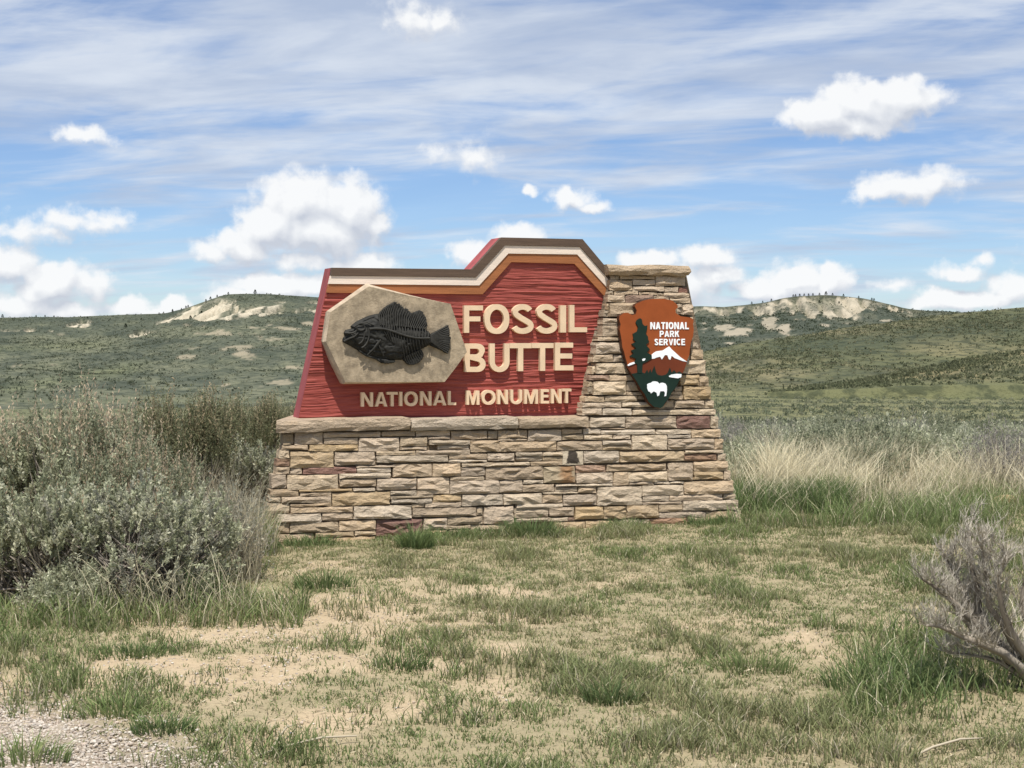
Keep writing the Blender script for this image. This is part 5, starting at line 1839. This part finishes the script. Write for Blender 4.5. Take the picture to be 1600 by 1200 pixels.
# grass tufts that stand out one by one
TUFTS = [(648, 858, .11, .24, 360, LUSH * 1.1, 'bright green grass tuft at the foot of the wall below the plum coloured stone'),
         (830, 838, .22, .19, 620, LUSH * 1.0, 'wide dark green grass clump against the middle of the wall'),
         (205, 1026, .20, .09, 420, LUSH * .95, 'flat dark green grass cushion alone on the sand at left'),
         (190, 1118, .16, .12, 300, GREEN * 1.15, 'bright grass tuft at the edge of the gravel'),
         (250, 1150, .11, .13, 220, LUSH * 1.0, 'deep green grass tuft right of the gravel'),
         (955, 1100, .11, .15, 200, LUSH * .85, 'dark upright grass tuft low in the middle of the clearing'),
         (620, 1050, .14, .09, 240, LUSH * .9, 'dark grass tuft in the sandy middle of the clearing'),
         (505, 920, .16, .17, 260, LUSH * 1.0, 'green grass tuft beside the thicket near the wall corner'),
         (1180, 1045, .18, .13, 300, GREEN * .9, 'olive grass tuft in the right half of the clearing'),
         (1390, 1075, .24, .22, 420, LUSH * 1.0, 'lush green grass clump left of the dead shrub'),
         (30, 1195, .14, .15, 200, GREEN * 1.1, 'green grass tuft on the gravel in the bottom left corner')]
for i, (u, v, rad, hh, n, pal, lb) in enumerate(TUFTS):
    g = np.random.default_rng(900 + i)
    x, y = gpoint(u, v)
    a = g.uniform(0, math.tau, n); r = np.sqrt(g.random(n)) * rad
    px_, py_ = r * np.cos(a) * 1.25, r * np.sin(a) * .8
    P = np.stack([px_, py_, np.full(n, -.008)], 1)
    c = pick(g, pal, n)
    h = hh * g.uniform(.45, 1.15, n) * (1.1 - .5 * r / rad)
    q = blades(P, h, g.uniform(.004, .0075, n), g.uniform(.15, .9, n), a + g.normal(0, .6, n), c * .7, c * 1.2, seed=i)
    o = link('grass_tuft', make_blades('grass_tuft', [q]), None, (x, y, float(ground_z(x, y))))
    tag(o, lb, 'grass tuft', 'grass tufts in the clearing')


# ---- gravel
def gravel():
    g = np.random.default_rng(303)
    ico = bmesh.new(); bmesh.ops.create_icosphere(ico, subdivisions=1, radius=1)
    iv = np.array([v.co[:] for v in ico.verts]); iff = np.array([[v.index for v in f.verts] for f in ico.faces]); ico.free()
    n = 26000
    y = np.sqrt(g.uniform(5.2 ** 2, 7.6 ** 2, n)); u = g.uniform(-150, 520, n); x = (u - 800) / F * y
    k = g.random(n) < gravel_amount(x, y) * 1.0
    n2 = 22000
    y2 = np.sqrt(g.uniform(5.2 ** 2, 11.5 ** 2, n2)); u2 = g.uniform(-100, 1700, n2); x2 = (u2 - 800) / F * y2
    sa = sand_amount(x2, y2) + (fbm(x2 * 2.4, y2 * 2.9, 2.0, 5, .6) - .5) * 1.25
    k2 = g.random(n2) < sstep(sa, .3, .8) * .5 * (1 + 1.0 * (u2 < 500))
    X = np.concatenate([x[k], x2[k2]]); Y = np.concatenate([y[k], y2[k2]])
    R = np.concatenate([g.uniform(.003, .0085, k.sum()), g.uniform(.0025, .007, k2.sum())])
    n = len(X)
    sc = np.stack([R * g.uniform(.8, 1.4, n), R * g.uniform(.8, 1.3, n), R * g.uniform(.5, .9, n)], 1)
    a = g.uniform(0, math.tau, n); ca, sa_ = np.cos(a), np.sin(a)
    v = iv[None] * (1 + g.uniform(-.22, .22, (n, len(iv), 1)))
    v = v * sc[:, None, :]
    vx = v[..., 0] * ca[:, None] - v[..., 1] * sa_[:, None]; vy = v[..., 0] * sa_[:, None] + v[..., 1] * ca[:, None]
    V = np.stack([vx + X[:, None], vy + Y[:, None], v[..., 2] + (ground_z(X, Y) + R * .3 + .003)[:, None]], -1).reshape(-1, 3)
    Fq = (iff[None] + (np.arange(n) * len(iv))[:, None, None]).reshape(-1, 3)
    pal = np.array([(.44, .38, .31), (.50, .44, .37), (.38, .32, .255), (.56, .51, .44), (.34, .295, .25), (.45, .37, .30)])
    c = np.repeat(pal[g.integers(0, 6, n)] * g.uniform(.8, 1.15, (n, 1)), len(iv), 0)
    m, nn, b = material('gravel_stone', .9, .2)
    nn.l.new(attr(nn), b.inputs['Base Color'])
    tag(link('gravel', np_mesh('gravel', V, Fq, m, c)), 'pinkish grey gravel at the lower left and pebbles on the sand', 'gravel', kind='stuff')


gravel()


# ---- the dead shrub at the right
def dead_shrub():
    e = link('dead_sagebrush', None)
    bx, by = at_r(1625, 6.75)
    e.location = (bx, by, float(ground_z(bx, by)))
    tag(e, 'grey leafless dead sagebrush with twisted limbs at the right edge', 'dead shrub')
    rr = random.Random(21)

    def pt(u, v, dy=0.0):
        y = by + dy
        return Vector(((u - 800) / F * y - bx, dy, H - y * (v - 510) / F - e.location.z))
    limbs = [([(1640, 1092), (1585, 1045), (1530, 1012), (1478, 992), (1436, 982)], .024, -.08), ([(1636, 1085), (1570, 1030), (1512, 975), (1470, 935), (1432, 905)], .022, -.02), ([(1632, 1080), (1560, 1020), (1522, 960), (1508, 900), (1504, 830)], .026, .06),
             ([(1630, 1078), (1555, 1010), (1500, 950), (1482, 905), (1466, 868)], .020, .12), ([(1650, 1080), (1605, 1010), (1590, 950), (1598, 890), (1612, 840)], .024, .05), ([(1640, 1082), (1585, 1015), (1556, 955), (1552, 905), (1562, 870)], .020, -.1),
             ([(1660, 1085), (1640, 1010), (1650, 940), (1660, 880)], .022, .0), ([(1640, 1088), (1580, 1040), (1525, 1005), (1490, 960), (1478, 930)], .018, .02), ([(1634, 1080), (1575, 1010), (1535, 950), (1528, 880), (1522, 845)], .018, -.04), ([(1638, 1090), (1600, 1065), (1560, 1040), (1515, 1030), (1470, 1022)], .016, .05)]
    twigs = []
    lim_paths = []
    for (pl_, r0, dy) in limbs:
        pts = [pt(u + 14 + rr.uniform(-3, 3), v + rr.uniform(-3, 3), dy * (i / len(pl_)) * 2 + rr.uniform(-.02, .02)) for i, (u, v) in enumerate(pl_)]
        # refine with wobble
        q = [pts[0]]
        for i in range(len(pts) - 1):
            a, b = pts[i], pts[i + 1]
            q += [a.lerp(b, .5) + Vector((rr.uniform(-.012, .012), rr.uniform(-.015, .015), rr.uniform(-.012, .012))), b]
        n = len(q)
        rad = [r0 * (1 - .8 * i / (n - 1)) for i in range(n)]
        rad = [w * 1.25 for w in rad]
        V, Fq = tube_mesh([(q, rad)], 6)
        col = np.tile(np.array([(.27, .235, .19)]), (len(V), 1)) * np.tile(np.random.default_rng(int(r0 * 1e5)).uniform(.45, 1.4, (6, 1)), (len(V) // 6, 1))
        link('limb', np_mesh('limb', V, Fq, M_DEAD, col, smooth=True), e)
        lim_paths.append((q, rad))

    def twig(p, d, ln, r, depth):
        seg = 4
        pts = [p]; dd = d.copy()
        for i in range(seg):
            dd = (dd + Vector((rr.uniform(-.35, .35), rr.uniform(-.35, .35), rr.uniform(-.15, .32)))).normalized()
            pts.append(pts[-1] + dd * ln / seg)
        twigs.append((pts, [r * (1 - .75 * i / seg) for i in range(seg + 1)]))
        if depth > 0:
            for k in range(rr.randint(4, 6)):
                i = rr.randint(1, seg)
                nd = (dd + Vector((rr.uniform(-.9, .9), rr.uniform(-.9, .9), rr.uniform(-.4, .9)))).normalized()
                twig(pts[i], nd, ln * rr.uniform(.45, .75), r * .55, depth - 1)
    for q, rad in lim_paths:
        n = len(q)
        for i in range(2, n):
            f = i / (n - 1)
            for k in range(4 if f < .5 else 8):
                p = q[i - 1].lerp(q[i], rr.random())
                d = (q[i] - q[i - 1]).normalized()
                nd = (d * .6 + Vector((rr.uniform(-.8, .8), rr.uniform(-.9, .9), rr.uniform(-.15, 1.0)))).normalized()
                twig(p, nd, rr.uniform(.05, .125), .0038, 2 if f > .4 else 1)
    V, Fq = tube_mesh(twigs, 3)
    g = np.random.default_rng(5)
    tint = np.repeat(g.uniform(.55, 1.35, len(twigs)), 15)[:, None]
    col = np.array([(.43, .39, .325)]) * tint
    o = link('twigs', np_mesh('twigs', V, Fq, M_DEAD, col), e)
    o['kind'] = 'stuff'


dead_shrub()

# ---- boulder, fallen sticks, white pebble
def boulder(name, u, v, rad, mat, label, cat, seed, flat=.6):
    g = random.Random(seed)
    bm = bmesh.new(); bmesh.ops.create_icosphere(bm, subdivisions=3, radius=1)
    for q in bm.verts:
        k = 1 + .35 * (float(fbm(q.co.x * 1.3 + seed, q.co.y * 1.3, q.co.z * 1.3, 3)) - .5) * 2
        q.co = Vector((q.co.x * rad * 1.2 * k, q.co.y * rad * .9 * k, q.co.z * rad * flat * k + rad * flat * .35))
    me = bpy.data.meshes.new(name); bm.to_mesh(me); bm.free(); me.materials.append(mat)
    x, y = gpoint(u, v)
    return tag(link(name, me, None, (x, y, float(ground_z(x, y)))), label, cat)


boulder('boulder', 1573, 788, .085, M_FOOT, 'small tan boulder in the green grass near the right edge', 'rock', 3, .75)
boulder('pebble', 1407, 922, .013, M_CREAM, 'single pale pebble lying in the grass left of the dead shrub', 'pebble', 4)
boulder('pebble', 1090, 986, .012, M_CREAM, 'single pale pebble lying on the grass below the pillar', 'pebble', 6)
for (ua, va, ub_, vb, r, lb) in ((395, 1190, 555, 1165, .006, 'pale dry stick lying at the bottom edge left of centre'), (420, 1180, 455, 1150, .005, 'short pale stick crossing the longer one at the bottom'), (1430, 1192, 1545, 1168, .006, 'bent pale dry stalk lying in the lower right grass')):
    (xa, ya), (xb, yb_) = gpoint(ua, va), gpoint(ub_, vb)
    a = Vector((xa, ya, float(ground_z(xa, ya)) + .012)); b = Vector((xb, yb_, float(ground_z(xb, yb_)) + .03))
    pts = [a, a.lerp(b, .3) + Vector((0, .01, .015)), a.lerp(b, .65) + Vector((0, -.01, .025)), b]
    V, Fq = tube_mesh([([p - a for p in pts], [r, r * .9, r * .8, r * .5])], 5)
    col = np.tile(np.array([(.45, .39, .29)]), (len(V), 1))
    tag(link('stick', np_mesh('stick', V, Fq, M_DEAD, col, smooth=True), None, a), lb, 'stick')


# ---- junipers on the far crests
def juniper():
    g = np.random.default_rng(77)
    n = 260
    t = g.random(n); a = g.uniform(0, math.tau, n)
    r = (1 - t) ** .7 * .42 * np.sqrt(g.random(n)) + .05
    P = np.stack([r * np.cos(a), r * np.sin(a), .12 + .85 * t], 1)
    D = unit(P * np.array([1, 1, 0]) + np.array([0, 0, .25]) + g.normal(size=(n, 3)) * .15)
    V, Fq = leaf_tris(P, D, g.uniform(.12, .22, n), g.uniform(.07, .12, n), unit(g.normal(size=(n, 3))))
    c = np.repeat(np.array([(.028, .042, .024)]) * g.uniform(.7, 1.5, (n, 1)), 4, 0)
    cr = np_mesh('crown', V, Fq, M_LEAF, c)
    Vt, Ft = tube_mesh([([(0, 0, -.1), (0, 0, .3), (0, 0, .8)], [.05, .04, .015])], 5)
    return cr, np_mesh('trunk', Vt, Ft, M_WOOD)


JC, JT = juniper()


def crest_tree(hill, u, v, size, label, group):
    Uf, Vf, Vv, Sg = hill
    m = np.where((Sg <= 1.03) & (Sg >= .05), (Uf - u) ** 2 + (2 * (Vf - v)) ** 2, 1e9)
    i = np.unravel_index(np.argmin(m), m.shape)
    p = Vv[i]
    e = link('juniper_tree', None); e.location = p - np.array([0, 0, .4])
    e.scale = (size * .9, size * .9, size); e.rotation_euler = (0, 0, random.uniform(0, 6))
    tag(e, label, 'tree', group)
    link('crown', JC, e); link('trunk', JT, e)


LG = 'junipers on the left butte'
for (u, v, s) in ((5, 494, 8), (58, 495, 5), (72, 495, 5), (84, 496, 5), (137, 498, 5), (197, 512, 9), (288, 480, 6), (293, 478, 6), (322, 471, 6), (330, 468, 7), (338, 464, 6), (358, 459, 6), (250, 491, 5), (256, 490, 5), (270, 488, 6), (314, 481, 9), (296, 494, 9), (268, 486, 6), (222, 500, 5), (282, 484, 5)):
    crest_tree(HL, u, v, s * .8, 'tiny dark juniper on the crest or slope of the left butte', LG)
crest_tree(HL, 400, 458, 8, 'lone dark juniper standing on the flat top of the left butte', LG)
for (u, v, s) in ((1174, 474, 6), (1193, 473, 5), (1205, 470, 6), (1238, 464, 6), (1243, 463, 6), (1250, 461, 6), (1256, 461, 6), (1262, 460, 6), (1270, 460, 6), (1279, 459, 6), (1292, 459, 9), (1300, 460, 6), (1318, 461, 6), (1344, 464, 5), (1364, 468, 6), (1368, 468, 6), (1282, 470, 7), (1310, 470, 6), (1180, 476, 5), (1162, 490, 6), (1208, 492, 6), (1430, 485, 6), (1120, 480, 4)):
    crest_tree(HR, u, v, s * .75, 'tiny dark juniper along the crest of the right butte', 'junipers on the right butte')
